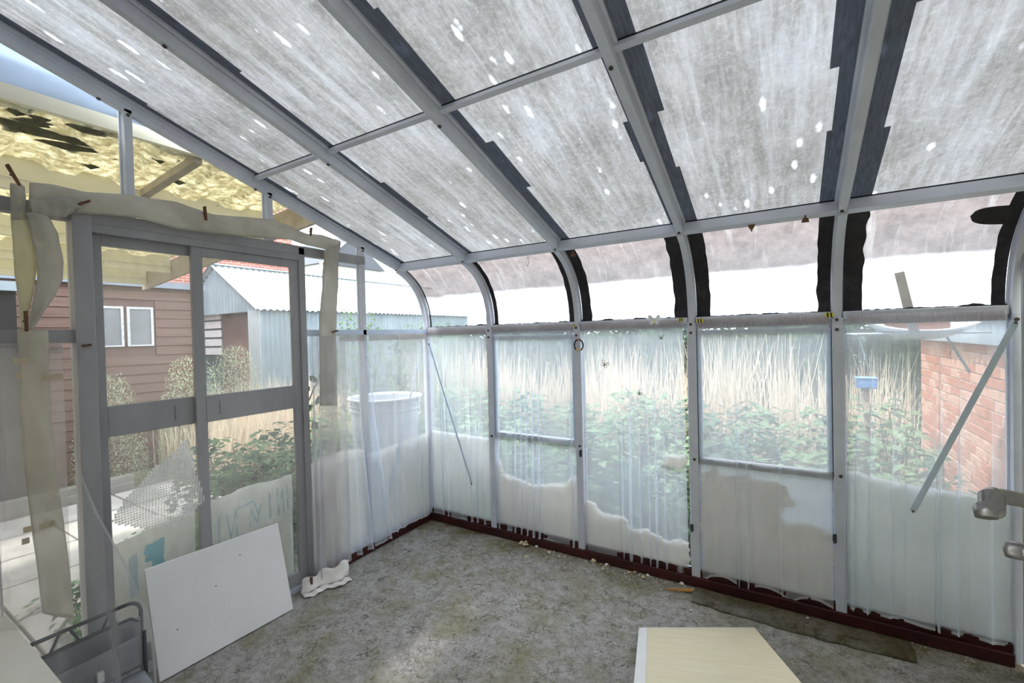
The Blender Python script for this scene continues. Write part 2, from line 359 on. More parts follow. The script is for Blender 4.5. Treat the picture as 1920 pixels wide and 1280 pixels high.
def copy_tree(root, loc, label=None, rot=None, scale=None):
    r = root.copy(); COL.objects.link(r); r.location = loc
    if rot is not None: r.rotation_euler = (0, 0, rot)
    if scale: r.scale = (scale,)*3
    if label: r['label'] = label
    ORG[r.name] = Vector(loc)
    def rec(src, dst):
        for ch in list(src.children):
            c = ch.copy(); COL.objects.link(c); c.parent = dst; rec(ch, c)
    rec(root, r); return r
def ns(p, s=1., seed=0): return noise.noise(Vector((p[0]*s+seed*17.3, p[1]*s-seed*5.1, p[2]*s+seed)))

# ------------------------------------------------------------------ sizes
ZE = 1.75; D = .336; ZP = 2.232; TAN = .3233; TH = math.atan(TAN)
XS = [0, .7085, 1.4923, 2.2895, 3.0566, 3.7529]
XR = 3.77; YH = -3.0; YBAR = 1.2102
SD = Vector((0, -math.cos(TH), math.sin(TH))); SN = Vector((0, math.sin(TH), math.cos(TH)))
def RF(x, s, n=0.): return Vector((x, -D, ZP)) + SD*s + SN*n
SMAX = (abs(YH)-D)/math.cos(TH); SBAR = YBAR/math.cos(TH)

# ================================================================== SETTING
# floor
fl = MB()
def ff(u, v):
    x = -.03+u*(XR+.03); y = YH+v*(-YH+.03)
    return (x, y, .004*ns((x, y, 0), 3.2)+.003*ns((x, y, 0), 14, 2)-.004)
fl.grid(190, 150, ff)
floor = fl.build('floor', 'carpet', loc=(0, 0, 0)); tag(floor, kind='structure')
sl = MB().box((-.12, YH-.9, -.16), (XR+.06, .12, -.02)).build('slab', 'paving', floor)

# back wall
wb = shell('wall_back')
for i, x in enumerate(XS):
    w = .052 if i < 5 else .034
    p = MB().box((x-w/2, -.022, .02), (x+w/2, .032, ZE-.035)); p.box((x-w/2-.012, .024, .02), (x+w/2+.012, .034, ZE-.035))
    po = p.build('post', 'alu', wb, bevel=.003)
    for zb in ((ZE-.045, ZE-.10) if 0 < i < 5 else (ZE-.07,)):
        MB().cyl((x-.004, -.022, zb), (0, -1, 0), .009, .007).build('bolt', 'bolt', po)
    if 0 < i < 5: MB().cyl((x+.004, -.022, .83), (0, -1, 0), .009, .007).build('bolt', 'bolt', po)
    # curved rib
    P0, P1, P2, P3 = Vector((x, 0, ZE-.04)), Vector((x, 0, 2.0)), Vector((x, -D+.19, ZP-.065)), Vector((x, -D, ZP))
    rb = MB(); rb2 = MB(); n = 18; prev = None; vs = []; vs2 = []
    for k in range(n+1):
        t = k/n; c = P0*(1-t)**3+P1*3*t*(1-t)**2+P2*3*t*t*(1-t)+P3*t**3
        d = (-3*P0*(1-t)**2+P1*(3*(1-t)**2-6*t*(1-t))+P2*(6*t*(1-t)-3*t*t)+P3*3*t*t).normalized()
        nn = Vector((0, d.z, -d.y))
        for wx, off in ((-.018, -.016), (.018, -.016), (.018, .012), (.026, .012), (.026, .032), (-.026, .032), (-.026, .012), (-.018, .012)):
            vs.append(c+Vector((wx, 0, 0))+nn*off)
    m = 8
    rb.add(vs, [(k*m+j, k*m+(j+1) % m, (k+1)*m+(j+1) % m, (k+1)*m+j) for k in range(n) for j in range(m)]+[tuple(range(m)), tuple(range(n*m, n*m+m))])
    rb.build('curved_rib', 'alu', wb)
def rib_pt(t):
    P0, P1, P2, P3 = Vector((0, 0, ZE-.0)), Vector((0, 0, 2.0)), Vector((0, -D+.19, ZP-.065)), Vector((0, -D, ZP))
    c = P0*(1-t)**3+P1*3*t*(1-t)**2+P2*3*t*t*(1-t)+P3*t**3
    d = (-3*P0*(1-t)**2+P1*(3*(1-t)**2-6*t*(1-t))+P2*(6*t*(1-t)-3*t*t)+P3*3*t*t).normalized()
    return c, Vector((0, d.z, -d.y))
for i in range(5):
    xa, xb = XS[i]+.026, XS[i+1]-.026
    MB().box((xa, -.012, ZE-.045), (xb, .034, ZE)).box((xa, .0, ZE-.075), (xb, .03, ZE-.045)).build('eave_rail', 'alu', wb, bevel=.003)
    MB().box((xa, -.004, .05), (xb, .034, .10)).build('bottom_rail', 'alu', wb, bevel=.003)
    def cf(u, v, off=.034):
        c, nn = rib_pt(v); return Vector((xa-.01+u*(xb-xa+.02), 0, 0))+c+nn*off
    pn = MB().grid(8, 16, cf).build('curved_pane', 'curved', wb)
    # black sealant along both ribs and a bead on the eave
    for side in (0, 1):
        if i == 0 and side == 0: wd = .016
        else: wd = {0: (.016, .03), 1: (.04, .055), 2: (.075, .085), 3: (.085, .065), 4: (.09, .05)}[i][side]
        b = MB()
        def sf(u, v):
            c, nn = rib_pt(v); ww = wd*(1+.12*noise.noise(Vector((i*3+side*7, v*9, 0)))+.05*noise.noise(Vector((i, v*40, side))))
            x = xa+u*ww if side == 0 else xb-u*ww
            return Vector((x, 0, 0))+c+nn*.031
        b.grid(2, 40, sf).build('sealant_strip', 'seal', pn)
    if i == 4:
        b = MB()
        def tf(u, v):
            q = (1-(1-u)**5)**.5; c, nn = rib_pt(.70+(v-.5)*.17*q-.03*u); return Vector((xb-.17+u*.17, 0, 0))+c+nn*.030
        b.grid(14, 6, tf).build('sealant_patch', 'seal', pn)
    b = MB()
    def ef(u, v):
        x = xa+u*(xb-xa); h = .006+.009*max(0, noise.noise(Vector((x*9, i, 1))))+.004*noise.noise(Vector((x*45, i, 1)))
        return Vector((x, .012, ZE-.004+v*h*1.6))
    b.grid(60, 1, ef).build('sealant_bead', 'seal', pn, solid_t=.004)
    MB().box((xa, .016, .10), (xb, .020, ZE-.075)).build('glass_pane', 'glass', wb)

# windows 1 and 2: top hung lights in the 2nd and 4th bay
for n_, i, zt, zb in ((1, 1, 1.66, .865), (2, 3, 1.665, .84)):
    xa, xb = XS[i]+.03, XS[i+1]-.03
    w = shell('window_%d' % n_, (xa, 0, zb))
    MB().box((xa, -.002, zt-.03), (xb, .026, zt)).build('top_rail', 'alu', w, bevel=.002)
    MB().box((xa, -.006, zb-.04), (xb, .030, zb)).build('bottom_rail', 'alud' if i == 3 else 'alu', w, bevel=.002)
    for x in (xa+.012, xb-.012): MB().box((x-.012, -.002, zb), (x+.012, .026, zt-.03)).build('stile', 'alub', w, bevel=.002)
    MB().box((xa+.024, .009, zb), (xb-.024, .012, zt-.03)).build('pane', 'glass', w)
    MB().box(((xa+xb)/2-.05, -.02, zb-.035), ((xa+xb)/2+.05, -.006, zb-.02)).build('stay_bar', 'alud', w, bevel=.002)

# ceiling: rafters, purlin, glazing bars, roof panes
ce = shell('ceiling')
for i, x in enumerate(XS):
    r = MB(); r.bar(RF(x, -.01, .026), RF(x, SMAX, .026), .036, .052, SN); r.bar(RF(x, -.01, .062), RF(x, SMAX, .062), .062, .018, SN)
    ro = r.build('rafter', 'alu', ce, bevel=.003)
    for sb in (.015, SBAR-.03, SBAR+.75):
        MB().cyl(RF(x-.003, sb, 0), -SN, .008, .006).build('bolt', 'bolt', ro)
for i in range(5):
    xa, xb = XS[i]+.018, XS[i+1]-.018
    MB().bar(RF(xa, .0, .03), RF(xb, .0, .03), .03, .06, SN).bar(RF(xa, .0, .002), RF(xb, 0, .002), .044, .008, SN).build('purlin', 'alu', ce, bevel=.002)
    MB().bar(RF(xa-.018, SBAR, .05), RF(xb+.018, SBAR, .05), .026, .022, SN).build('glazing_bar', 'alu', ce, bevel=.002)
    for s0, s1 in ((.0, SBAR), (SBAR+.0002, SMAX)):
        pv = MB().grid(2, 6, lambda u, v: RF(xa-.01+u*(xb-xa+.02), s0+v*(s1-s0), .074))
        pn = pv.build('roof_pane', 'roof', ce)
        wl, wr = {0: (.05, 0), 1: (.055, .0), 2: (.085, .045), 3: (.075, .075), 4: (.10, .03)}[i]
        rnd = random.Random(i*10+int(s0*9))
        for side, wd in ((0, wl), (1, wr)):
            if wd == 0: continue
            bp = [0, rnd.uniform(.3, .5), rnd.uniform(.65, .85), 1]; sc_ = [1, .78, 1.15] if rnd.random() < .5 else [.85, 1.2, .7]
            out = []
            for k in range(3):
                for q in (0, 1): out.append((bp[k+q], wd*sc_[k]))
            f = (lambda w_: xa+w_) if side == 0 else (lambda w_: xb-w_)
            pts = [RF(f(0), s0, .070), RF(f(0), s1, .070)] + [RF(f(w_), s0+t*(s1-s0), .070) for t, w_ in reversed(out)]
            MB().prism(pts, SN*.001).build('shadow_strip', 'strip', pn)  # shadow band beside the rafter, modelled as a dark translucent strip
        for (xx, w_) in ((xa+.003, .008), (xb-.003, .006)):
            MB().bar(RF(xx, s0, .066), RF(xx, s1, .066), w_, .006, SN).build('gasket', 'gasket', pn)
        MB().bar(RF(xa, s0+.008 if s0 < .1 else s0+.012, .064), RF(xb, s0+.008 if s0 < .1 else s0+.012, .064), .014 if s0 < .1 else .004, .006, SN).build('gasket', 'gasket', pn)
# ridge plate against the house
MB().box((-.05, YH-.02, RF(0, SMAX).z-.02), (XR+.05, YH+.04, RF(0, SMAX).z+.12)).build('wall_plate', 'alu', ce)

# end wall (left)
wl = shell('wall_left')
YD0, YD1 = -2.316, -1.257     # door opening
ZT = 2.27
def roofz(y): return ZP+(-D-y)*TAN
for y, z0 in ((-.715, .02), (-1.44, 2.30), (-2.155, 2.30)):
    MB().box((-.03, y-.017, z0), (.018, y+.017, roofz(y)+.02)).box((-.034, y-.026, z0), (-.02, y+.026, roofz(y)+.02)).build('mullion', 'alu', wl, bevel=.002)
    MB().cyl((.018, y, roofz(y)-.01), (1, 0, 0), .008, .006).build('bolt', 'bolt', wl)
for y in (YD0-.035, YD1+.02):
    w = .07 if y < -2 else .045
    MB().box((-.04, y-w/2, 0), (.045 if y < -2 else .025, y+w/2, ZT+.02)).build('door_post', 'alud', wl, bevel=.003)
MB().box((-.035, YD0-.6, ZT-.03), (.025, -.70, ZT+.03)).build('header_rail', 'alud', wl, bevel=.003)
MB().box((-.03, YD1+.04, 1.69), (.018, -.03, 1.735)).build('transom', 'alub', wl, bevel=.002)
MB().box((-.03, YH, 1.68), (.022, YD0-.07, 1.74)).build('transom', 'alud', wl, bevel=.002)
MB().box((-.03, YD1+.04, .05), (.022, -.03, .10)).build('bottom_rail', 'alu', wl, bevel=.002)
MB().box((-.03, YH, .05), (.022, YD0-.07, .10)).build('bottom_rail', 'alu', wl, bevel=.002)
MB().bar((0, -D, ZP+.05), (0, YH, roofz(YH)+.05), .04, .03, (0, 0, 1)).build('gable_rail', 'alu', wl)
def pane(name, ya, yb, z0, z1, mat='glass', par=wl): return MB().box((-.012, ya, z0), (-.009, yb, z1)).build(name, mat, par)
pane('glass_pane', -.70, -.03, .10, 1.69); pane('glass_pane', YD1+.045, -.735, .10, 1.69); pane('glass_pane', YH, YD0-.07, .10, 1.68)
# glass above the transom, with the curve of the roof
cv = [(-.010, p.y-.02, p.z) for p in (rib_pt(t/8)[0] for t in range(9))]
MB().prism([(-.010, -.70, 1.735), (-.010, -.02, 1.735)]+cv+[(-.010, -.70, roofz(-.70)+.02)], (-.003, 0, 0)).build('glass_pane', 'glassc', wl)
MB().prism([(-.010, YD1+.045, 1.735), (-.010, -.735, 1.735), (-.010, -.735, roofz(-.735)), (-.010, YD1+.045, roofz(YD1+.045))], (-.003, 0, 0)).build('glass_pane', 'glassc', wl)
for ya, yb in ((-1.42, -1.28), (-2.135, -1.46), (YH, -2.175)):
    MB().prism([(-.010, ya, ZT+.03), (-.010, yb, ZT+.03), (-.010, yb, roofz(yb)), (-.010, ya, roofz(ya))], (-.003, 0, 0)).build('gable_pane', 'glassc', wl)
pane('glass_pane', YH, YD0-.07, 1.74, ZT-.03, 'glass')

# right wall and the house wall behind the camera
wr = shell('wall_right')
MB().box((XR-.004, YH, 0), (XR+.05, -.05, 2.2)).build('panel', 'wallc', wr)
MB().prism([(XR, YH, 2.2), (XR, -.35, 2.2), (XR, YH, roofz(YH)+.03)], (.05, 0, 0)).build('gable_panel', 'wallc', wr)
MB().box((XR-.016, -.075, 0), (XR-.004, -.05, 2.2)).build('corner_bead', 'alud', wr, bevel=.002)
wf = shell('wall_front')
zt = roofz(YH)+.15
MB().box((-.1, YH-.25, 0), (2.12, YH, zt)).build('masonry', 'house', wf); MB().box((2.98, YH-.25, 0), (XR+.05, YH, zt)).build('masonry', 'house', wf)
MB().box((2.12, YH-.25, 2.45), (2.98, YH, zt)).build('masonry', 'house', wf)
MB().box((2.13, YH-.9, -.02), (2.97, YH+.22, .34)).build('trim_1', 'house', bevel=.01)['kind'] = 'structure'
# house room behind the open doorway: a plain back wall and ceiling so no daylight leaks in
MB().box((2.0, YH-1.0, 0), (3.1, YH-.92, 2.6)).build('wall_hall', 'house')['kind'] = 'structure'

# baseboards
MB().box((.02, -.035, 0), (XS[5]-.02, .0, .062)).box((.02, -.012, .062), (XS[5]-.02, .02, .10)).build('baseboard_back', 'red', bevel=.004)['kind'] = 'structure'
MB().box((-.02, YD1+.05, 0), (.03, -.03, .062)).box((-.02, YD1+.05, .062), (.012, -.03, .085)).build('baseboard_left', 'red', bevel=.004)['kind'] = 'structure'
MB().box((XR-.02, YH, 0), (XR, -.10, .09)).build('baseboard_right', 'red')['kind'] = 'structure'

# sliding door in the end wall
dr = shell('door_1', (0, YD1, 0))
YM = -1.86
MB().box((-.04, YD0, 2.20), (.022, YD1, 2.26)).build('top_track', 'alud', dr, bevel=.002)
MB().box((-.04, YD0, .0), (.03, YD1, .03)).build('bottom_track', 'alu', dr)
for x0, ya, yb in ((.0, YM-.035, YD1), (-.032, YD0, YM+.035)):
    nm = 'door_leaf'
    lf = MB()
    lf.box((x0-.013, ya, .03), (x0+.013, ya+.05, 2.20)); lf.box((x0-.013, yb-.055, .03), (x0+.013, yb, 2.20))
    lf.box((x0-.0125, ya+.05, 2.15), (x0+.0125, yb-.055, 2.20)); lf.box((x0-.0125, ya+.05, .03), (x0+.0125, yb-.055, .12))
    lf.box((x0-.014, ya+.05, 1.215), (x0+.014, yb-.055, 1.365))
    lo = lf.build(nm, 'alud', dr, bevel=.002)
    MB().box((x0-.002, ya+.05, 1.365), (x0+.001, yb-.055, 2.15)).build('pane', 'glassd', lo)
    MB().box((x0-.002, ya+.05, .12), (x0+.001, yb-.055, 1.215)).build('pane', 'glassd', lo)
    yy = ya+.12 if x0 == 0 else yb-.16
    MB().box((x0+.014, yy, 1.25), (x0+.019, yy+.018, 1.33)).build('latch', 'alud', lo, bevel=.002)
# house door leaf (open, just right of the view) with lever handle
hd = shell('door_2', (2.97, YH, .35))
a = Vector((.235, .972, 0)).normalized(); nrm = Vector((-a.y, a.x, 0))
h0 = Vector((2.985, YH-.0, .36))
MB().bar(h0+Vector((0, 0, .98)), h0+a*.84+Vector((0, 0, .98)), .04, 1.96, (0, 0, 1)).build('door_leaf', 'cab', hd, bevel=.003)
hz = 1.0
hc = W(1921, 938, 1, -2.27)          # bar meets the leaf side
g0 = W(1856, 932, 1, -2.30); g1 = W(1856, 968, 1, -2.335)
lever = MB()
fp = hc+nrm*-.075
lever.tube([fp+Vector((0, 0, -.002)), hc, g0+Vector((.012, .004, .002)), g0], [.009, .009, .0095, .010], 14)
lo = lever.build('handle_spindle', 'chrome', hd)
gp = MB().tube([g0+Vector((.004, .0, .006)), g0+Vector((-.001, -.008, .003)), g0+Vector((-.004, -.02, -.010)), g1+Vector((-.004, -.0, .006)), g1+Vector((-.004, -.004, -.001))], [.009, .0125, .0125, .0115, .0105], 14)
gp.build('handle_grip', 'chrome', hd)
kc = W(1908, 1032, 1, -2.25)
MB().tube([kc+Vector((.09, .02, 0)), kc+Vector((.0, 0, 0))], .009, 12).lathe(kc, [(.001, -.010), (.012, -.010), (.014, 0), (.012, .010), (.001, .010)], 16, 1, .5).build('thumb_turn', 'chrome', hd)

# ================================================================== CURTAINS
def curtain(name, label, A, Bp, z0, z1, folds, seed, mats=('net', 'netd', 'nethem'), group=None, inn=(0, -1, 0), amp=.02, over=1.45, rag=0., spread=(0, 0), lift=None, gath=1., heading=True, bow=None):
    A = Vector((A[0], A[1], 0)); Bp = Vector((Bp[0], Bp[1], 0)); L = (Bp-A).length; t = (Bp-A)/L; inn = Vector(inn)
    root = thing(name, label, 'curtain', ((A.x+Bp.x)/2, (A.y+Bp.y)/2, z1), group)
    rnd = random.Random(seed); ph = rnd.uniform(0, 6)
    fr = [rnd.choice((.45, .6, .9, 1.3, 2.1)) for _ in range(folds)]; tot = sum(fr)
    edges = [0]
    for q in fr: edges.append(edges[-1]+q/tot)
    am = [rnd.choice((.12, .3, .9, 1.25))*(1.2 if fr[k] < .8 else .8) for k in range(folds)]
    lean = [rnd.uniform(-.05, .05) for _ in range(folds+1)]
    def phase(u):
        for k in range(folds):
            if u <= edges[k+1] or k == folds-1:
                f = (u-edges[k])/(edges[k+1]-edges[k]); return k, f
    def pt(u, z, extra=0.):
        k, f = phase(u); v = (z0-z)/(z0-z1)
        w = edges[k+1]-edges[k]
        a = am[k]*min(1, .35+v*1.2)
        sx = over*a*w*L/(2*PI)*math.sin(2*PI*f)
        dy = -math.cos(2*PI*f)*amp*a*(.35+.8*v) + amp*.35*noise.noise(Vector((u*5, v*2.5, seed)))
        le = (lean[k]*(1-f)+lean[k+1]*f)*v*L*.35*math.sin(PI*u)
        x = u*L+sx+le+(spread[0]*(1-u)+spread[1]*u)*v
        p = A+t*x+inn*(amp*1.1+dy+extra); p.z = z
        if bow: p += bow(u, v)
        return p
    nu = folds*22; nv = 26
    def zb(u):
        k, f = phase(u)
        z = z1-.012+.016*noise.noise(Vector((u*4, seed, 0)))-.004*math.cos(2*PI*f)*am[k]
        if rag: z += rag*abs(noise.noise(Vector((u*60, seed, 3))))*(1 if u < .3 else .15)
        if lift: z += lift(u)
        return z
    f_ = MB().grid(nu, nv, lambda u, v: pt(u, z0+(zb(u)+.0-z0)*v)).build('fabric', mats[0], root)
    MB().grid(nu, 1, lambda u, v: pt(u, zb(u)+.016*(1-v)+.0, .0012)).build('hem', mats[2], root)
    if heading:
        def hf(u, v):
            p = A+t*(u*L)+inn*(amp*1.1+.006+.004*math.sin(u*L*650+seed)); p.z = z0+.022-v*.05+.003*noise.noise(Vector((u*30, seed, 0))); return p
        MB().grid(int(L*420), 1, hf).build('heading', mats[1], root)
        MB().tube([A+inn*amp*1.1+Vector((0, 0, z0)), Bp+inn*amp*1.1+Vector((0, 0, z0))], .003, 6).build('curtain_wire', 'whitep', root)
    return root
GC = 'net curtains along the long window wall'
yc = -.004
curtain('net_curtain', 'white net curtain in the corner bay of the long wall', (.045, yc), (.672, yc), 1.705, .075, 8, 3, group=GC, amp=.010)
curtain('net_curtain', 'white net curtain with frayed left hem, second bay from the corner', (.745, yc), (1.462, yc), 1.715, .065, 9, 8, group=GC, amp=.010, rag=.05, spread=(-.05, 0))
curtain('net_curtain', 'white net curtain in the middle bay, behind the wire butterflies', (1.525, yc), (2.235, yc), 1.715, .05, 9, 15, group=GC, amp=.010, spread=(-.04, .01))
curtain('net_curtain', 'white net curtain over the bubble wrap, fourth bay from the corner', (2.325, yc), (3.02, yc), 1.710, .055, 9, 21, group=GC, amp=.010, lift=lambda u: .05*abs(math.sin(u*9)))
curtain('net_curtain', 'white net curtain in the rightmost bay beside the cream wall', (3.095, yc), (3.715, yc), 1.705, .10, 8, 33, group=GC, amp=.018, over=1.6, spread=(-.05, .0))
GE = 'net curtains on the end wall'
xe = .02
curtain('net_curtain', 'white net curtain on the end wall right beside the corner', (xe, -.70), (xe, -.05), 1.675, .075, 8, 41, inn=(1, 0, 0), group=GE, amp=.016)
curtain('net_curtain', 'narrow white net curtain on the end wall between the grey one and the mullion', (xe, -.98), (xe, -.735), 1.675, .045, 5, 47, inn=(1, 0, 0), group=GE, amp=.020, spread=(0, .22))
curtain('net_curtain', 'greyish net curtain beside the sliding door, reaching down to the carpet', (xe+.03, -1.235), (xe+.03, -.95), 1.69, .06, 5, 53, ('netg', 'netg', 'netg'), inn=(1, 0, 0), group=GE, amp=.03, over=1.2, heading=False)
curtain('net_curtain', 'grey net curtain at the left edge, left of the sliding door', (xe+.02, -2.98), (xe+.02, -2.44), 1.66, .15, 6, 59, ('netg', 'netg', 'netg'), inn=(1, 0, 0), group=GE, amp=.03)
# long sheer drape over the low chair, edge running diagonally
dp = thing('sheer_drape', 'thin grey sheer drape hanging over the low chair, its edge slanting from the door post', 'drape', (.2, -2.6, .0), None)
ek = []
for v_, px_, py_, xx_ in ((0, 155, 650, .06), (.2, 146, 760, .065), (.4, 146, 870, .08), (.58, 182, 960, .12), (.75, 232, 1050, .22), (.88, 276, 1150, .34), (.96, 287, 1220, .36), (1, 290, 1275, .36)):
    q_ = E(px_, py_, xx_); ek.append((v_, q_.y, xx_-.03, max(.012, q_.z)))
def edge(v):
    for a_, b_ in zip(ek, ek[1:]):
        if v <= b_[0]:
            f = (v-a_[0])/(b_[0]-a_[0]); return [a_[i]*(1-f)+b_[i]*f for i in (1, 2, 3)]
    return ek[-1][1:]
def drape(u, v):
    y1, x1, z = edge(v); y0 = -2.98; y = y0+(y1-y0)*u
    x = x1*(.45+.55*u)+.10*v*v*(1-u)+.022*math.sin(u*24+v*2)*(.4+v)+.02*noise.noise(Vector((u*4, v*3, 5)))+.26*max(0, v-.62)**.7*math.sin(PI*min(1, u*1.1))*1.0
    return Vector((x+.03, y, z))
MB().grid(90, 40, drape).build('fabric', 'netf', dp)
MB().grid(1, 60, lambda u, v: drape(1-.012*u, v)+Vector((.002, 0, 0))).build('hem', 'netg', dp)

# ---- cloth ribbons pegged round the door
def ribbon(P, Q, x=.06, bulge=.02, n=40, m=8, seed=0, xq=None):
    """loft between two outlines given as (px, py) on the plane at depth x"""
    def samp(L, t):
        pts = [Vector(p) for p in L]; ds = [0]
        for a_, b_ in zip(pts, pts[1:]): ds.append(ds[-1]+(b_-a_).length)
        s = t*ds[-1]
        for k in range(len(pts)-1):
            if s <= ds[k+1]+1e-6:
                f = (s-ds[k])/(ds[k+1]-ds[k]); f2 = f
                return pts[k]*(1-f2)+pts[k+1]*f2
        return pts[-1]
    P3 = [E(p[0], p[1], x) for p in P]; Q3 = [E(p[0], p[1], x if xq is None else xq) for p in Q]
    mb = MB()
    def fn(u, v):
        a_ = samp(P3, v); b_ = samp(Q3, v); p = a_*(1-u)+b_*u
        w = (b_-a_).length
        p.x += bulge*math.sin(PI*u)*(.6+.6*noise.noise(Vector((v*4, seed, 0))))+.010*noise.noise(Vector((u*2.5+seed, v*9, 1)))+.004*noise.noise(Vector((u*8, v*30, seed)))
        p.z += .004*noise.noise(Vector((v*12, seed, u)))
        return p
    return mb.grid(m, n, fn)
va = thing('cloth_valance', 'long grimy cotton strip pegged along the rail above the sliding door', 'cloth', E(330, 400, .06))
ribbon([(55,342),(100,346),(160,359),(250,366),(330,378),(400,402),(500,410),(545,424),(575,438),(605,440),(638,452)],
       [(50,402),(100,398),(160,402),(250,406),(330,429),(400,438),(500,446),(545,450),(575,460),(605,466),(634,476)], .055, .022, 90, 8, 1).build('fabric', 'rag', va, solid_t=.001)
ribbon([(55,372),(100,371),(140,368),(155,384)], [(58,412),(90,410),(120,408),(150,392)], .085, .02, 24, 5, 4).build('fold', 'rag', va, solid_t=.001)
cb_ = thing('hanging_cloth', 'yellowed cotton strip hanging from the peg at the far left of the rail', 'cloth', E(50, 600, .07))
ribbon([(19,345),(20,400),(22,440),(28,520),(36,570),(40,618)], [(50,400),(55,420),(66,470),(70,500),(60,560),(48,618)], .07, .012, 40, 6, 7).build('fabric', 'ragy', cb_, solid_t=.001)
ribbon([(19,343),(20,400),(20,412)], [(46,348),(50,395),(52,412)], .075, .008, 10, 4, 8).build('fold', 'rag', cb_, solid_t=.001)
ribbon([(48,398),(55,430),(68,480),(70,520),(60,570),(50,618)], [(92,405),(110,440),(119,490),(118,525),(100,560),(62,618)], .09, .035, 44, 8, 12).build('twist', 'rag', cb_, solid_t=.001)
cd_ = thing('hanging_cloth', 'long beige cloth strip slanting down below the transom at the left, taped in places', 'cloth', E(100, 1100, .10))
ribbon([(32,616),(36,690),(38,780),(48,900),(62,1010),(80,1150)], [(90,620),(92,700),(95,780),(108,900),(125,1020),(140,1160)], .10, .02, 60, 8, 17, None).build('fabric', 'ragt', cd_, solid_t=.001)
for (px, py, w_) in ((38,676,26),(36,704,12),(100,706,36),(52,992,16),(48,1014,14),(88,984,30)):
    c = E(px, py, .118); MB().box((c.x, c.y-w_*.0008, c.z-.012), (c.x+.002, c.y+w_*.0008, c.z+.012)).build('tape_piece', 'tape', cd_)
ce_ = thing('hanging_cloth', 'grimy cloth strip hanging from the right end of the pegged valance', 'cloth', E(615, 620, .06))
ribbon([(607,470),(604,540),(598,600),(598,640),(600,700),(600,760)], [(636,455),(634,540),(631,600),(631,640),(632,700),(632,760)], .062, .02, 40, 6, 23).build('fabric', 'rag', ce_, solid_t=.001)
ribbon([(600,760),(600,860),(602,960),(610,1070)], [(632,760),(630,860),(634,960),(642,1060)], .062, .02, 30, 6, 24).build('fabric_tail', 'netg', ce_)
hf_ = thing('satin_hem', 'crumpled white satin hem turned up on the carpet below the grey net curtain', 'cloth', (.15, -1.2, .004))
def hemf(u, v):
    y = -1.36+u*.30; x = .09+.10*u+.012*math.sin(u*11)
    z = .012+v*(.075+.035*u+.012*math.sin(u*17))
    return Vector((x-.02*v+.012*noise.noise(Vector((u*7, v*3, 2))), y+.02*v, z+.006*noise.noise(Vector((u*12, v*5, 0)))))
MB().grid(50, 8, hemf).build('fabric', 'hemw', hf_, solid_t=.0015)
MB().grid(50, 4, lambda u, v: Vector((.09+.10*u+.012*math.sin(u*11)+.055*v, -1.36+u*.30-.012*v, .012-.004*v+.004*math.sin(u*30)))).build('flap', 'hemw', hf_, solid_t=.0015)

# pegs
def peg(px, py, x, ang, label, length=.075):
    c = E(px, py, x); p = thing('clothes_peg', label, 'peg', c, 'rusty brown clothes pegs round the sliding door')
    d = Vector((0, math.sin(ang), math.cos(ang)))
    for k, s_ in enumerate((-1, 1)):
        off = Vector((s_*.005, 0, 0)); a0 = c-d*length/2+off*.6; a1 = c+d*length/2+off*1.6
        MB().bar(a0, a1, .010, .0055, (1, 0, 0)).build('prong', 'rust', p, bevel=.001)
    MB().cyl(c+Vector((-.008, -.006, 0)), (1, 0, 0), .0045, .016, 8).build('spring', 'bolt', p)
peg(25, 328, .075, -.42, 'rusty brown peg leaning at the far left end of the valance', .085)
peg(157, 380, .095, 1.0, 'rusty peg clipped almost level where the valance crosses the door post', .05)
peg(385, 400, .075, -.08, 'upright rusty peg on the valance above the middle of the sliding door', .075)
peg(583, 434, .075, .1, 'small upright rusty peg on the valance near its right end', .055)
peg(49, 602, .12, .0, 'dull brown peg where the hanging strips meet the transom at left', .085)
peg(163, 647, .06, 1.45, 'small peg sticking out sideways from the door post', .03)
peg(628, 621, .085, 1.35, 'rusty peg lying across the hanging strip at transom height', .045)
peg(584, 1088, .14, -.05, 'brown peg holding the satin hem above the carpet', .05)

# ================================================================== insulation sheets and boards
def rag_edge(pts, step=.02, amp=.008, seed=0, closed=True, keep=()):
    out = []; n = len(pts)
    for i in range(n):
        a_ = Vector(pts[i]); b_ = Vector(pts[(i+1) % n]); L = (b_-a_).length; k = max(1, int(L/step))
        if i in keep: out.append(a_); continue
        dirn = (b_-a_).normalized(); 
        for j in range(k):
            p = a_+(b_-a_)*j/k
            q = (noise.noise(Vector((p.x*23, p.y*23, p.z*23+seed)))+.6*noise.noise(Vector((p.x*80, p.y*80, p.z*80+seed))))*amp
            out.append(p+Vector((-dirn.z, 0, dirn.x))*q if abs(dirn.y) < .9 else p+Vector((0, 0, q)))
    return out
def sheet_b(name, label, cat, pts, y, mat, th=.004, amp=.008, seed=0, keep=(0,), group='insulation sheets fixed behind the net curtains'):
    P = rag_edge([(p[0], y, p[1]) for p in pts], .018, amp, seed, keep=keep)
    o = MB().prism(P, (0, -th, 0)).build(name, mat); return tag(o, label, cat, group)
def sheet_e(name, label, cat, pts, x, mat, th=.004, amp=.006, seed=0, keep=(0,), group='insulation sheets fixed behind the net curtains'):
    pp = [Vector((x, p[0], p[1])) for p in pts]; out = []
    for i in range(len(pp)):
        a_, b_ = pp[i], pp[(i+1) % len(pp)]; k = max(1, int((b_-a_).length/.02)); d = (b_-a_).normalized()
        if i in keep: out.append(a_); continue
        for j in range(k):
            p = a_+(b_-a_)*j/k; q = noise.noise(Vector((seed, p.y*30, p.z*30)))*amp
            out.append(p+Vector((0, -d.z, d.y))*q)
    o = MB().prism(out, (th, 0, 0)).build(name, mat); return tag(o, label, cat, group)
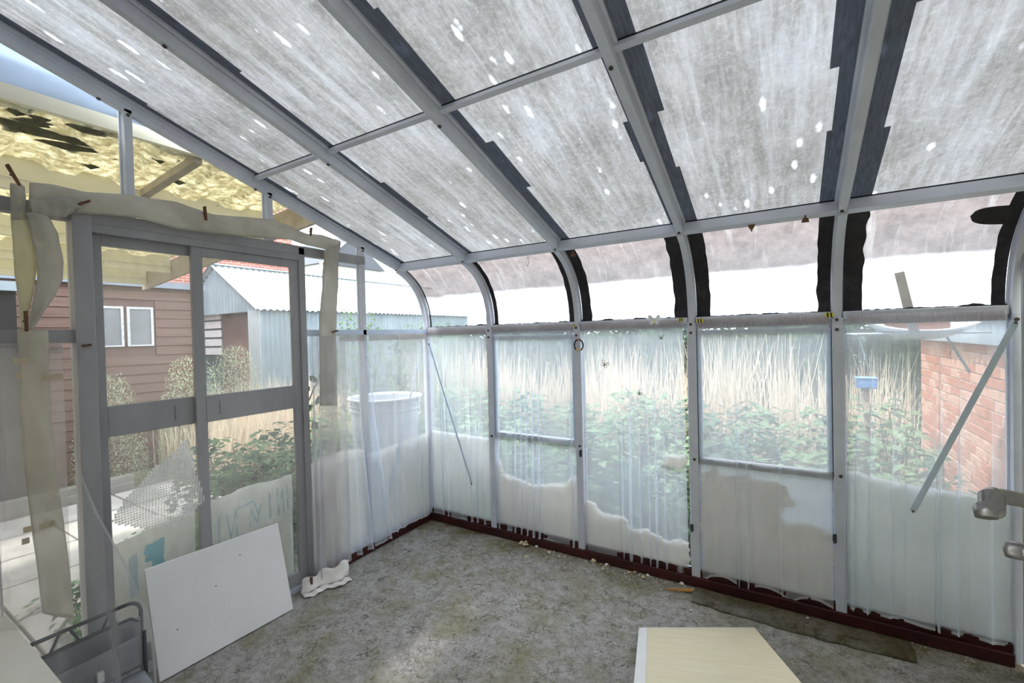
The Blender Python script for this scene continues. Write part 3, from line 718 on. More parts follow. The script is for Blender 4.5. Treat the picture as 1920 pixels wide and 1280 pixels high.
# order: bottom-left, bottom-right, then up the right side and back along the top
sheet_b('foam_sheet', 'white foam sheet filling the lower corner bay of the long wall', 'sheet', [(.04, .10), (.68, .10), (.68, .80), (.04, .81)], .013, 'foam', keep=(0, 1, 3), amp=.003)
sheet_b('foam_sheet', 'sagging white foam sheet with drooping top edge, second bay from the corner', 'sheet', [(.74, .10), (1.46, .10), (1.465, .56), (1.44, .60), (1.36, .52), (1.1, .47), (.92, .50), (.80, .52), (.77, .63), (.745, .60)], .013, 'foamp', amp=.012, seed=3)
sheet_b('foam_sheet', 'crumbling foam remnant with ragged top low in the middle bay', 'sheet', [(1.52, .10), (2.24, .10), (2.245, .27), (2.10, .25), (1.98, .29), (1.88, .28), (1.78, .35), (1.66, .35), (1.60, .40), (1.525, .42)], .013, 'foamp', th=.012, amp=.022, seed=5)
sheet_b('foam_remnant', 'small scrap of pink foam in the middle bay near the fourth post', 'scrap', [(2.08, .76), (2.20, .74), (2.25, .80), (2.22, .85), (2.12, .83)], .010, 'foamp', th=.01, amp=.012, seed=9)
sheet_b('foam_sheet', 'torn crumbling foam covering the lower part of the bubble wrap bay', 'sheet', [(2.33, .10), (3.02, .10), (3.02, .50), (2.92, .52), (2.80, .50), (2.76, .56), (2.84, .62), (2.80, .72), (2.66, .74), (2.60, .775), (2.48, .75), (2.40, .78), (2.33, .74)], .008, 'foamp', th=.006, amp=.024, seed=11)
sheet_b('foam_sheet', 'smooth greyish foam board filling the lower rightmost bay', 'sheet', [(3.09, .10), (3.74, .10), (3.74, .80), (3.42, .815), (3.18, .84), (3.14, .86), (3.09, .85)], .013, 'foamb', keep=(0, 1, 2), amp=.006, seed=13)
sheet_e('foam_sheet', 'white foam sheet on the end wall right beside the corner', 'sheet', [(-.70, .10), (-.03, .10), (-.03, .795), (-.70, .755)], -.003, 'foam', keep=(0, 1, 2), amp=.002)
sheet_e('foam_sheet', 'white foam sheet with ragged top on the end wall beside the sliding door', 'sheet', [(-1.22, .10), (-.74, .10), (-.74, .80), (-.80, .82), (-.95, .84), (-1.10, .82), (-1.22, .80)], -.003, 'foam', seed=2, amp=.014)
# bubble wrap in bay 4
bw = thing('bubble_wrap', 'bubble wrap stretched across the lower half of the fourth bay', 'bubble wrap', (2.67, .010, .10), 'bubble wrap pieces')
MB().box((2.33, .0125, .10), (3.02, .0135, .80)).build('film', 'bub', bw)
bb = MB()
oct_ = [(math.cos(k*PI/3), math.sin(k*PI/3)) for k in range(6)]
def bubble(mb, c, ux, uz, n_, r):
    c = Vector(c); vs = [c+ux*(a_*r)+uz*(b_*r) for a_, b_ in oct_]+[c+ux*(a_*r*.65)+uz*(b_*r*.65)+n_*r*.5 for a_, b_ in oct_]
    mb.add(vs, [(k, (k+1) % 6, (k+1) % 6+6, k+6) for k in range(6)]+[tuple(range(6, 12))], True)
X_, Y_, Z_ = Vector((1, 0, 0)), Vector((0, 1, 0)), Vector((0, 0, 1))
for r in range(35):
    for c in range(34):
        bubble(bb, (2.34+c*.0202+(r % 2)*.0101, .0125, .115+r*.0195), X_, Z_, -Y_, .0085)
tag(bb.build('bubbles', 'bubc', bw), kind='stuff')

# loose bubble wrap on the sliding door
lw = thing('bubble_wrap', 'loose pointed piece of bubble wrap hanging on the sliding door', 'bubble wrap', E(290, 920, .035), 'bubble wrap pieces')
poly = [(352, 820), (360, 845), (362, 880), (385, 935), (378, 945), (350, 968), (318, 982), (280, 990), (240, 985), (206, 978), (214, 962), (240, 930), (270, 895), (310, 858)]
def inside(x, y, P):
    c = False; j = len(P)-1
    for i in range(len(P)):
        if (P[i][1] > y) != (P[j][1] > y) and x < (P[j][0]-P[i][0])*(y-P[i][1])/(P[j][1]-P[i][1])+P[i][0]: c = not c
        j = i
    return c
P3 = [E(p[0], p[1], .024) for p in poly]; PYZ = [(p.y, p.z) for p in P3]
def wobx(y, z): return .030+.012*noise.noise(Vector((y*6, z*6, 3)))+.008*math.sin((y*1.2+z)*22)
fm = MB(); bb = MB(); st = .0125
ys = [p[0] for p in PYZ]; zs = [p[1] for p in PYZ]
vid = {}
yy = min(ys); iy = 0
while yy < max(ys):
    zz = min(zs); iz = 0
    while zz < max(zs):
        if inside(yy+st/2, zz+st/2, PYZ):
            q = []
            for dy, dz in ((0, 0), (1, 0), (1, 1), (0, 1)):
                k = (iy+dy, iz+dz)
                if k not in vid:
                    vid[k] = len(fm.v); a_, b_ = yy+dy*st, zz+dz*st; fm.v.append(Vector((wobx(a_, b_), a_, b_)))
                q.append(vid[k])
            fm.f.append(tuple(q)); fm.sm.append(True)
            bubble(bb, (wobx(yy+st/2, zz+st/2)+.0005, yy+st/2+(iz % 2)*st*.0, zz+st/2), Y_, Z_, X_, .0050)
        zz += st; iz += 1
    yy += st; iy += 1
fm.build('film', 'bub', lw); tag(bb.build('bubbles', 'bubc', lw), kind='stuff')

# leaning white board
bt = thing('foam_board', 'large white board leaning against the sliding door, its top sloping down to the left', 'board', (.12, -1.8, 0))
c0, c1 = Vector((.19, -2.17, .0)), Vector((.19, -1.49, .0)); c2 = E(521, 980, .045); c3 = E(271, 1068, .045)
c0 = G(300, 1279, .004); c1 = G(550, 1141, .004)
nb = ((c1-c0).cross(c3-c0)).normalized(); nb = nb if nb.x > 0 else -nb
MB().prism([c0, c1, c2, c3], -nb*.018).build('panel', 'board', bt, bevel=.0015)
for px, py in ((405, 1098), (450, 1040), (333, 1180)):
    d_ = cF+cR*((px-960)/FPX)-cU*((py-640)/FPX); t_ = (c0-CAM).dot(nb)/d_.dot(nb); q = CAM+d_*t_
    MB().cyl(q-nb*.001, nb, .0035, .0016, 6).build('nail_hole', 'bolt', bt)

# low folding chair under the drape
ch = thing('folding_chair', 'low folding chair with grey fabric and arched tubular back under the sheer drape', 'chair', (.33, -2.5, 0))
xb_ = .27
def arch(z, x, y1=-2.262, y0=-2.78, r=.05, down=.0):
    pts = [(x, y0, down), (x, y0, z-r)]+[(x, y0+r*(1-math.cos(a_)), z-r+r*math.sin(a_)) for a_ in [k*PI/12 for k in range(1, 7)]]
    pts += [(x, y1-r+r*math.sin(a_), z-r+r*math.cos(a_)) for a_ in [k*PI/12 for k in range(0, 7)]]+[(x, y1, z-r), (x, y1, down)]
    return pts
MB().tube(arch(.50, xb_, down=.02), .008, 10).build('back_frame', 'dark', ch)
MB().tube([(xb_, -2.77, .425), (xb_, -2.40, .435), (xb_, -2.30, .43), (xb_, -2.266, .40)], .007, 10).build('lower_rail', 'dark', ch)
for y in (-2.40, -2.47, -2.56, -2.63): MB().tube([(xb_, y, .432), (xb_, y+(.03 if y in (-2.47, -2.63) else -.03)*-1, .497)], .0055, 8).build('strut', 'dark', ch)
MB().grid(12, 8, lambda u, v: Vector((xb_+.004-.02*math.sin(PI*u)-.0*v, -2.775+u*.508, .425-v*.20))).build('back_fabric', 'fab', ch, solid_t=.003)
MB().grid(12, 8, lambda u, v: Vector((xb_+.09+.015*math.sin(PI*u), -2.76+u*.475, .385-v*.135))).build('seat_panel', 'fab', ch, solid_t=.006)
for y in (-2.282, -2.762): MB().tube([(xb_+.09, y, .395), (xb_+.095, y, .20), (xb_+.10, y, .02)], .007, 8).build('seat_tube', 'dark', ch)
MB().grid(12, 6, lambda u, v: Vector((xb_+.09+v*.20, -2.74+u*.45, .23-v*.05+.008*math.sin(PI*u)))).build('foot_panel', 'fab', ch, solid_t=.006)
for y in (-2.74, -2.30): MB().tube([(xb_+.28, y, .185), (xb_+.30, y, .02)], .008, 8).build('leg', 'dark', ch)
MB().box((xb_+.095, -2.45, .28), (xb_+.12, -2.43, .32)).build('label_tag', 'whitep', ch)

# cream panel sloping up towards the viewer and its crate
t1, t2 = G(1198, 1176, .02), G(1415, 1176, .02)
up = -(cF+cR*((1220-960)/FPX)-cU*((947-640)/FPX)).normalized()
ed = (cR*3352+cU*535-cF*841).normalized(); nn_ = ed.cross(up).normalized(); nn_ = nn_ if nn_.z > 0 else -nn_
t1 = G(1198, 1176, .03); Ln = 1.35
d_ = cF+cR*((1415-960)/FPX)-cU*((1176-640)/FPX)
# width that brings the far right corner to where the photograph has it
Wd = min((k*.002 for k in range(100, 600)), key=lambda w: ((t1+ed*w)-(CAM+d_*(((t1+ed*w)-CAM).dot(d_)/d_.dot(d_)))).length)
back = Vector((up.x, up.y, 0)).normalized()
pr = thing('cream_panel', 'cream wood-grained panel with white left edge propped up in the foreground', 'panel', (2.5, -.9, 0))
MB().prism([t1+ed*.045, t1+ed*Wd, t1+ed*Wd+up*Ln, t1+ed*.045+up*Ln], -nn_*.022).build('panel', 'cream', pr, bevel=.0015)
MB().prism([t1+nn_*.0005, t1+ed*.0449+nn_*.0005, t1+ed*.0449+up*Ln+nn_*.0005, t1+up*Ln+nn_*.0005], -nn_*.024).build('edge_strip', 'creamw', pr, bevel=.002)
MB().prism([t1+ed*.045+nn_*.0008, t1+ed*Wd+nn_*.0008, t1+ed*Wd+up*.010+nn_*.0008, t1+ed*.045+up*.010+nn_*.0008], -nn_*.0004).build('edge_strip', 'creamw', pr)
cr_ = t1+ed*(Wd/2)+up*1.12; zc = cr_.z-.055; cr_.z = 0; eh = Vector((ed.x, ed.y, 0)).normalized()
cr = thing('wooden_crate', 'rough pine crate holding up the near end of the cream panel', 'crate', (cr_.x, cr_.y, 0))
for k in range(4):
    for s_ in (-1, 1): MB().bar(cr_+eh*-.14+back*(s_*.07)+Z_*(.05+k*.085), cr_+eh*.14+back*(s_*.07)+Z_*(.05+k*.085), .012, .07, Z_).build('slat', 'crate', cr)
for s_ in (-.13, .13):
    for q in (-.056, .056): MB().bar(cr_+eh*s_+back*q, cr_+eh*s_+back*q+Z_*(zc-.03), .02, .02, eh).build('corner_batten', 'crate', cr)
# cream enamel cabinet at the lower left
cb2 = thing('cabinet', 'cream white enamel cabinet top at the lower left corner', 'cabinet', (.6, -2.82, 0))
q0, q1 = G(12, 1152, .6), G(100, 1280, .6)
MB().prism([(q0.x, q0.y, .57), (q1.x+.35, q0.y-.01, .57), (q1.x+.35, YH+.03, .57), (q0.x, YH+.03, .57)], (0, 0, .03)).build('top', 'cab', cb2, bevel=.004)
MB().box((q0.x+.02, YH+.04, .04), (q1.x+.33, q0.y-.03, .57)).build('body', 'cab', cb2, bevel=.003)
MB().box((q0.x+.03, q0.y-.03, .06), (q1.x+.32, q0.y-.014, .56)).build('door', 'cab', cb2, bevel=.003)
MB().bar((q0.x+.09, q0.y-.004, .40), (q0.x+.09, q0.y-.004, .52), .012, .010, X_).build('handle', 'chrome', cb2)

# diagonal braces
def brace(p, q, label, w=.022, up_=(0, 1, 0)):
    b = thing('brace', label, 'brace', q, 'flat metal braces screwed across the frame')
    MB().bar(p, q, w, .005, up_).build('bar', 'alub', b, bevel=.001)
    for c in (p, q): MB().cyl(Vector(c)-Vector(up_)*.004, -Vector(up_), .006, .005, 8).build('screw', 'bolt', b)
brace((3.735, -.052, 1.665), (3.36, -.052, .70), 'pale blue flat brace crossing the rightmost bay diagonally', .026)
brace((.06, -.034, 1.60), (.50, -.034, .40), 'thin grey brace falling to the right in the corner bay of the long wall', .014)
brace((.008, -.08, 1.58), (.008, -.52, .35), 'thin blue grey brace falling to the left on the end wall by the corner', .018, (1, 0, 0))

# small things on the frame
def clip(px, py, y, flip, label, mat='brass', s=1.):
    c = B(px, py, y); o = thing('bulldog_clip', label, 'clip', c, 'metal clips hanging from the purlin'); k = -1 if flip else 1
    prof = [(-.016, -.012), (.016, -.012), (.014, .0), (.006, .010), (.0035, .012), (.0035, .022), (-.0035, .022), (-.0035, .012), (-.006, .010), (-.014, .0)]
    MB().prism([c+Vector((a_*s, 0, k*b_*s)) for a_, b_ in prof], (0, .006, 0)).build('jaw', mat, o, bevel=.001)
    MB().bar(c+Vector((-.017*s, .003, -k*.013*s)), c+Vector((.017*s, .003, -k*.013*s)), .010, .003).build('lip', 'bolt', o)
clip(1409, 426, -.365, True, 'brass clip hanging upside down from the purlin, left of the darker one')
clip(1510, 411, -.365, False, 'dark brown clip under the purlin just left of the fourth rafter', 'rust')
clip(1074, 476, -.365, False, 'rusty clip on the purlin beside the third rib', 'rust', 1.1)
hk = B(990, 490, -.345)
o = MB().tube([hk+Vector((0, 0, .034)), hk+Vector((0, 0, .012)), hk+Vector((.006, 0, .0)), hk+Vector((.004, 0, -.018)), hk+Vector((-.004, 0, -.030)), hk+Vector((-.010, 0, -.036)), hk+Vector((-.014, 0, -.028))], .0013, 6).build('wire_hook', 'bolt')
tag(o, 'thin curled wire hook hanging below the purlin', 'hook')
wc = B(1085, 647, -.05)
wr_ = thing('small_wreath', 'small dark ring wreath with red bow and cream tag on the third post', 'ornament', wc)
MB().tube([wc+Vector((.034*math.cos(t*PI/14), .0, .040*math.sin(t*PI/14))) for t in range(29)], .0055, 8).build('ring', 'wreath', wr_)
for s_ in (-1, 1): MB().tube([wc+Vector((0, -.006, .040)), wc+Vector((s_*.020, -.008, .050)), wc+Vector((s_*.024, -.008, .036)), wc+Vector((0, -.006, .040))], .0022, 6).build('bow_loop', 'ribbon', wr_)
MB().lathe(wc+Vector((.0, -.005, -.030)), [(.0005, -.014), (.015, -.010), (.018, 0), (.014, .010), (.0005, .012)], 16, 1, .4).build('tag', 'yel' if False else 'crumb', wr_)
def butterfly(px, py, y, s, label, mat, tilt=0., solidw=False):
    c = B(px, py, y); o = thing('butterfly_ornament', label, 'ornament', c, 'butterfly ornaments on the middle of the long wall')
    def loc(a_, b_): return c+Vector(((a_*math.cos(tilt)-b_*math.sin(tilt))*s, -abs(a_)*.25*s, (a_*math.sin(tilt)+b_*math.cos(tilt))*s))
    for sd in (-1, 1):
        for wing in ([(0, .1), (.35, .75), (.8, .95), (1., .7), (.8, .25), (0, .0)], [(0, .0), (.6, -.05), (.75, -.35), (.5, -.65), (.2, -.5), (0, -.05)]):
            pts = [loc(sd*a_, b_) for a_, b_ in wing]
            if solidw: MB().prism(pts, (0, .001, 0)).build('wing', mat, o)
            else:
                m_ = MB().tube(pts+[pts[0]], .0009 if s < .03 else .0012, 5)
                m_.tube([pts[0], pts[3]], .0007, 5).tube([pts[0], (pts[1]+pts[2])/2], .0007, 5)
                m_.build('wing', mat, o)
    MB().tube([loc(0, -.6), loc(0, -.2), loc(0, .25)], [.0012, .0028, .0018], 6).build('body', mat if not solidw else 'yel', o)
    if not solidw: MB().tube([loc(0, -.6), loc(.05, -2.2), loc(0, -4.5)], .0007, 5).build('wire', 'stem', o)
butterfly(1134, 683, -.06, .030, 'brown wire butterfly, largest of the three over the middle curtain', 'rust', -.5)
butterfly(1240, 633, -.06, .020, 'small dark wire butterfly high on the right of the middle curtain', 'stem', .1)
butterfly(1199, 737, -.06, .021, 'thin wire dragonfly-like insect lowest on the middle curtain', 'stem', -.7)
butterfly(1227, 601, -.045, .042, 'white plastic butterfly with yellow body clipped to the eave rail', 'whitep', 0, True)
def stripy(px, py, label, s=1.):
    c = B(px, py, -.03); o = thing('striped_clip', label, 'clip', c, 'yellow and black striped clips on the eave rail')
    for k in range(5): MB().box((c.x+(-.02+k*.008)*s, c.y-.004, c.z-.012*s), (c.x+(-.012+k*.008)*s, c.y+.004, c.z+.012*s)).build('stripe', 'yel' if k % 2 == 0 else 'blackp', o)
stripy(1555, 590, 'yellow and black striped clip left of the fifth post')
stripy(1312, 601, 'yellow and black striped clip right of the fourth post')
stripy(1277, 599, 'faded yellow striped clip left of the fourth post', .8)
stripy(1077, 610, 'small yellow striped clip left of the third post', .55)
for px, py, lb in ((1088, 850, 'dark wedge catch low on the third post'), (1297, 990, 'dark wedge catch near the foot of the fourth post'), (1565, 1010, 'dark wedge catch near the foot of the fifth post')):
    c = B(px, py, -.028); o = MB().prism([c+Vector((-.008, 0, .025)), c+Vector((.010, 0, .028)), c+Vector((.010, 0, -.02)), c+Vector((-.004, 0, -.03)), c+Vector((-.010, 0, -.01))], (0, .006, 0)).build('catch', 'dark', bevel=.001); tag(o, lb, 'catch', 'dark catches on the posts')

# raised carpet offcut and debris
co = MB()
def cfn(u, v):
    x = 2.29+u*1.05; yf = -.215-.03*math.sin(u*3)-.012*noise.noise(Vector((x*14, 0, 0))); y = yf+v*(-.037-yf)
    return (x, y, .004+.016*(1-abs(v*2-1)**6)*(.4+.6*(1-v))+.005*noise.noise(Vector((x*8, y*8, 4))))
tag(co.grid(80, 14, cfn).build('carpet_offcut', 'carpet2', solid_t=.008), 'raised dirty carpet strip lying along the red baseboard at right', 'carpet')
def crumb(c, r, mat, label, grp, flat=.5):
    rn = random.Random(str(c)); bm_ = bmesh.new(); bmesh.ops.create_icosphere(bm_, subdivisions=1, radius=r)
    vs = [Vector((v.co.x*rn.uniform(.6, 1.4), v.co.y*rn.uniform(.6, 1.4), max(-.4*r, v.co.z*flat*rn.uniform(.5, 1.5))))+Vector(c)+Vector((0, 0, r*.38)) for v in bm_.verts]
    fs = [tuple(v.index for v in f.verts) for f in bm_.faces]; bm_.free()
    return tag(MB().add(vs, fs).build('foam_crumb', mat, solid_t=0), label, 'crumb', grp)
bp_ = G(982, 1022)
o = MB()
rn = random.Random(4)
for k in range(9):
    a_ = rn.uniform(0, 6.3); c = Vector((bp_.x+.025*math.cos(a_), bp_.y+.018*math.sin(a_), .012+.012*rn.random())); r = rn.uniform(.014, .026)
    o.prism([c+Vector((r*math.cos(t)*rn.uniform(.5, 1.3), r*math.sin(t)*rn.uniform(.5, 1.3), .018*rn.uniform(-.6, .8))) for t in (0, 1.2, 2.4, 3.6, 5)], (0, 0, .004))
tag(o.build('broken_foam', 'crumb'), 'crumpled yellow lump of broken foam, largest scrap on the carpet', 'scrap')
GR = 'foam crumbs on the carpet below the long wall'
for (px, py, s_, mt) in ((987,1044,8,'crumb'),(1029,1036,9,'crumb'),(1049,1043,6,'crumbw'),(1009,1022,10,'crumbw'),(1025,1045,4,'crumbw'),(1059,1064,5,'crumbw'),(1099,1052,5,'crumbw'),(1078,1070,4,'crumbw'),(1130,1066,8,'crumb'),(1180,1073,8,'crumb'),(1192,1070,6,'crumb'),(1206,1082,9,'crumb'),(1218,1072,8,'crumbw'),(1125,1037,14,'crumb'),(1144,1050,9,'crumbw'),(1284,1081,11,'crumbw'),(1301,1105,6,'crumbw'),(1253,1113,4,'crumbw'),(1514,1161,10,'crumbw'),(1511,1174,5,'crumbw'),(1639,1182,4,'crumbw'),(1666,1191,4,'crumbw'),(1295,1144,6,'crumbw'),(1180,1086,4,'crumbw')):
    g = G(px, py, .002); crumb((g.x, min(g.y, -.045), .0), s_*.0016, mt, 'small %s foam crumb on the carpet below the net curtains' % ('yellowed' if mt == 'crumb' else 'white'), GR)
o = MB()
for k in range(420):
    t_ = rn.random(); x = .7+t_*2.9 if rn.random() < .3 else rn.gauss(1.85, .38); y = -.045-abs(rn.gauss(0, .06)); r = rn.uniform(.0015, .0045)
    if not .05 < x < 3.6: continue
    o.add([(x+r, y, 0), (x-r*.5, y+r, 0), (x-r*.6, y-r, 0), (x, y, r*1.3+.003)], [(0, 1, 3), (1, 2, 3), (2, 0, 3), (0, 2, 1)])
tag(o.build('foam_dust', 'crumbw', kind='stuff'), 'tiny white foam bits scattered along the baseboard', 'debris')
s0, s1 = G(1248, 1106, .006), G(1300, 1108, .006)
d_ = (s1-s0)
tag(MB().prism([s0, s0+d_*.98+Vector((0, -.012, 0)), s1+Vector((0, .016, 0)), s0+d_*.1+Vector((0, .006, 0))], (0, 0, .008)).build('wood_splinter', 'wood', bevel=.001), 'flat orange wood splinter on the carpet by the fourth post', 'splinter')

# ================================================================== OUTSIDE
gr = MB().grid(60, 60, lambda u, v: Vector((-30+u*45, -14+v*44, -.16+.05*noise.noise(Vector((u*40, v*40, 0)))))).build('ground', 'soil', loc=(0, 0, 0)); tag(gr, kind='structure')
pv = shell('trim_2', (-1.2, -2.6, -.12))
rn = random.Random(2)
for i in range(6):
    for j in range(5):
        x, y = -.18-i*.62, -.5-j*.62
        MB().box((x-.6, y-.6, -.12), (x, y, -.075+rn.uniform(-.006, .006))).build('paving_slab', 'paving', pv, bevel=.006)

tag(MB().box((-4.02, -3.4, -.14), (-3.92, -.9, .10)).box((-3.93, -3.4, -.14), (-3.90, -.9, .02)).build('timber_edging', 'lath', bevel=.01), 'low weathered timber edging at the far side of the pale paving', 'edging')
# mossy canopy beyond the end wall
def cz(x): return 2.80+(x+.15)*.092
YC = -.90
cn = thing('canopy', 'mossy yellow translucent canopy on cream beams beyond the end wall', 'canopy', (-1.8, -3.5, 0))
def prof(y):
    t = ((y-YC) / .33) % 1.0
    return .035*(0 if t < .35 else (t-.35)/.1 if t < .45 else 1 if t < .85 else (1-t)/.15)
ysx = []
y = YC
while y > -7.5:
    ysx += [y-.33*q for q in (0, .15, .55, .65)]; y -= .33
xs_ = [-.15-.12*k for k in range(29)]
rows = 3
for (a_, b_) in ((0, 14), (14, 28)):
    m_ = MB(); xx = xs_[a_:b_+1]; nn2 = len(ysx)
    vs = [Vector((x, yy_, cz(x)+prof(yy_)+(.004 if a_ else 0)+.006*noise.noise(Vector((x*9, yy_*9, 0))))) for x in xx for yy_ in ysx]
    m_.add(vs, [(i*nn2+j, i*nn2+j+1, (i+1)*nn2+j+1, (i+1)*nn2+j) for i in range(len(xx)-1) for j in range(nn2-1)])
    m_.build('roof_sheet', 'canopy', cn, solid_t=.004)
for x, h in ((-.95, .13), (-2.0, .12), (-2.75, .12), (-3.35, .14)):
    b = MB(); n_ = len([q for q in ysx])
    top = [(x, yy_, cz(x)-.004+prof(yy_)) for yy_ in ysx]; bot = [(x, ysx[-1], cz(x)-h), (x, ysx[0], cz(x)-h)]
    b.prism(top+bot, (-.025, 0, 0))
    b.box((x-.03, ysx[-1], cz(x)-h-.03), (x+.012, YC, cz(x)-h)); b.box((x-.01, ysx[-1], cz(x)-h+.035), (x+.010, YC, cz(x)-h+.045))
    b.build('beam', 'beam', cn)
MB().bar((-.10, YC+.02, cz(-.10)-.11), (-3.5, YC+.02, cz(-3.5)-.11), .03, .20, Z_).build('fascia', 'fascia', cn)
MB().bar((-.2, -1.75, cz(-.2)-.025), (-.95, -1.75, cz(-.95)-.025), .05, .05, Z_).build('batten', 'fascia', cn)
MB().bar((-.14, -7.5, cz(-.14)+.0), (-.14, YC+.03, cz(-.14)+.0), .03, .07, Z_).build('edge_trim', 'beam', cn)
for x in (-3.35,):
    for y in (-4.2, -7.2): MB().box((x-.05, y-.05, -.1), (x+.05, y+.05, cz(x)-.1)).build('post', 'beam', cn)
rn = random.Random(5)
for px, py, s_ in ((45,240,.16),(60,228,.10),(120,272,.14),(135,262,.09),(155,240,.10),(170,310,.05),(255,250,.06),(335,340,.05),(75,222,.05),(30,208,.04),(300,300,.04),(400,385,.04),(282,452,.05)):
    d_ = cF+cR*((px-960)/FPX)-cU*((py-640)/FPX)
    t_ = (2.80+(.15+CAM.x)*.092-CAM.z)/(d_.z-d_.x*.092); c = CAM+d_*t_
    m_ = MB(); pts = []
    for k in range(9):
        a_ = 2*PI*k/9; r = s_*rn.uniform(.5, 1.2); pts.append(c+Vector((math.cos(a_)*r*.5, math.sin(a_)*r, 0)))
    cc_ = c+Vector((0, 0, -.025)); m_.add([cc_]+pts+[c+Vector((0, 0, .01))], [(0, k+1, (k+1) % 9+1) for k in range(9)]+[(10, (k+1) % 9+1, k+1) for k in range(9)])
    m_.build('moss_clump', 'moss', cn)
gt = thing('gutter', 'pale blue plastic gutter under the rafters at the top left', 'gutter', (-.22, -3.5, 2.85))
MB().grid(12, 2, lambda u, v: Vector((-.24+.11*math.cos(PI*u+PI)*1.0, -7+v*5.6, 2.97-.11*math.sin(PI*u)))).build('trough', 'gutter', gt, solid_t=.003)
MB().grid(4, 2, lambda u, v: Vector((-.36-.02*u, -7+v*5.6, 2.96+.30*u))).build('flashing', 'gutter', gt, solid_t=.004)

# brown boarded shed with two windows
XB = -5.2; yb0, yb1 = -6.0, .42; ztop = 2.49
sh = thing('brown_shed', 'brown boarded shed with two white-edged windows under a grey roof trim', 'shed', (XB-1.5, (yb0+yb1)/2, -.16))
pw = [E(168, 573, XB), E(288, 648, XB)]
wy0, wy1, wz1, wz0 = pw[0].y, pw[1].y, 2.20, 1.635
bh = .135; z = -.12; k = 0
while z < ztop-.02:
    za, zb_ = z, min(z+bh-.006, ztop)
    segs = [(yb0, yb1)] if zb_ < wz0-.02 or za > wz1+.02 else [(yb0, wy0-.03), (wy1+.03, yb1)]
    for a_, b_ in segs:
        MB().add([(XB, a_, za), (XB, b_, za), (XB+.002, b_, zb_), (XB+.002, a_, zb_), (XB+.022, a_, za), (XB+.022, b_, za), (XB+.008, b_, zb_), (XB+.008, a_, zb_)],
                 [(0,1,2,3),(4,7,6,5),(0,4,5,1),(3,2,6,7),(0,3,7,4),(1,5,6,2)]).build('board', 'brown', sh)
    z += bh
MB().box((XB-3, yb0, -.16), (XB-.001, yb1, ztop)).build('core', 'brownd', sh)
MB().box((XB-3.1, yb0-.05, ztop), (XB+.10, yb1+.08, ztop+.09)).build('roof_trim', 'trimb', sh)
ym = (wy0+wy1)/2+.02
for a_, b_ in ((wy0, ym-.02), (ym+.02, wy1)):
    f_ = MB()
    f_.box((XB+.0, a_, wz0), (XB+.03, a_+.03, wz1)).box((XB, b_-.03, wz0), (XB+.03, b_, wz1)).box((XB, a_+.03, wz0), (XB+.0295, b_-.03, wz0+.02)).box((XB, a_+.03, wz1-.03), (XB+.0295, b_-.03, wz1))
    fo = f_.build('window', 'wframe', sh); MB().box((XB+.004, a_+.03, wz0+.02), (XB+.012, b_-.03, wz1-.03)).build('pane', 'shedg', fo)

# red brick house far behind
XH = -11.0
hy = E(548, 460, XH).y
hs = thing('brick_house', 'red brick house rising behind the shed and the canopy', 'house', (XH-3, -4, -.16))
MB().box((XH-7, -16, -.16), (XH, hy, 6.5)).build('wall', 'farb', hs)
MB().prism([(XH+.2, -16.3, 6.5), (XH-3.5, -16.3, 9.2), (XH-7.2, -16.3, 6.5)], (0, hy+16.6, 0)).build('roof', 'fslate', hs)
o_ = E(12, 490, -8.5)
tk = thing('dark_outbuilding', 'dark outbuilding with pale flat roof at the far left', 'shed', (-8.5, o_.y-1, -.16))
fh = thing('far_house', 'distant house with slate roof between posts above the metal shed', 'house', (-24, 16, -.16))
fc = E(655, 470, -24); 
MB().box((-29, fc.y-2.3, -.16), (-24, fc.y+2.8, fc.z-1.2)).build('wall', 'house', fh)
MB().prism([(-23.7, fc.y-2.6, fc.z-1.2), (-23.7, fc.y+.1, fc.z+1.1), (-23.7, fc.y+3.1, fc.z-1.2)], (-5.5, 0, 0)).build('roof', 'fslate', fh)
MB().bar((-23.6, fc.y-2.7, fc.z-1.3), (-23.6, fc.y+.1, fc.z+1.1), .08, .18, X_).build('barge_board', 'whitep', fh)
d0 = E(0, 565, XB+.9); d1 = E(30, 620, XB+.9)
MB().box((-5.4, d0.y-1.2, -.1), (XB+.9, E(30, 565, XB+.9).y, E(0, 545, XB+.9).z)).build('body', 'blackp', tk)
MB().box((-5.5, d0.y-1.25, E(0, 545, XB+.9).z), (XB+1.0, E(34, 565, XB+.9).y, E(0, 545, XB+.9).z+.1)).build('roof', 'galv', tk)

# corrugated metal shed
XG = -7.0
cor = E(487, 577, XG); yg = cor.y; ze = cor.z; apx = W(405, 498, 1, yg); zr = apx.z; xr = apx.x; yend = yg+7.5
ms = thing('metal_shed', 'pale corrugated metal shed with open brown doorway in its gable', 'shed', (xr, yg+3, -.16))
def corr(P, U, V, nu, amp, nrm_, name, mat, rows=1, par=ms):
    """sheet from P spanning U and V with ridges that run along V"""
    P, U, V, nrm_ = Vector(P), Vector(U), Vector(V), Vector(nrm_).normalized()
    return MB().grid(nu*4, rows, lambda u, v: P+U*u+V*v+nrm_*amp*math.sin(2*PI*nu*u)).build(name, mat, par)
L = yend-yg+.3
for k in range(5):
    y0_ = yg-.15+k*L/5
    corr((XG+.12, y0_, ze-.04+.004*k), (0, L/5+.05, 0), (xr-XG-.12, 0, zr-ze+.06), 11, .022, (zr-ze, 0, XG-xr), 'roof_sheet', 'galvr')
    corr((2*xr-XG-.12, y0_, ze-.04+.004*k), (0, L/5+.05, 0), (XG+.12-xr, 0, zr-ze+.06), 11, .022, (ze-zr, 0, XG-xr), 'roof_sheet', 'galvr')
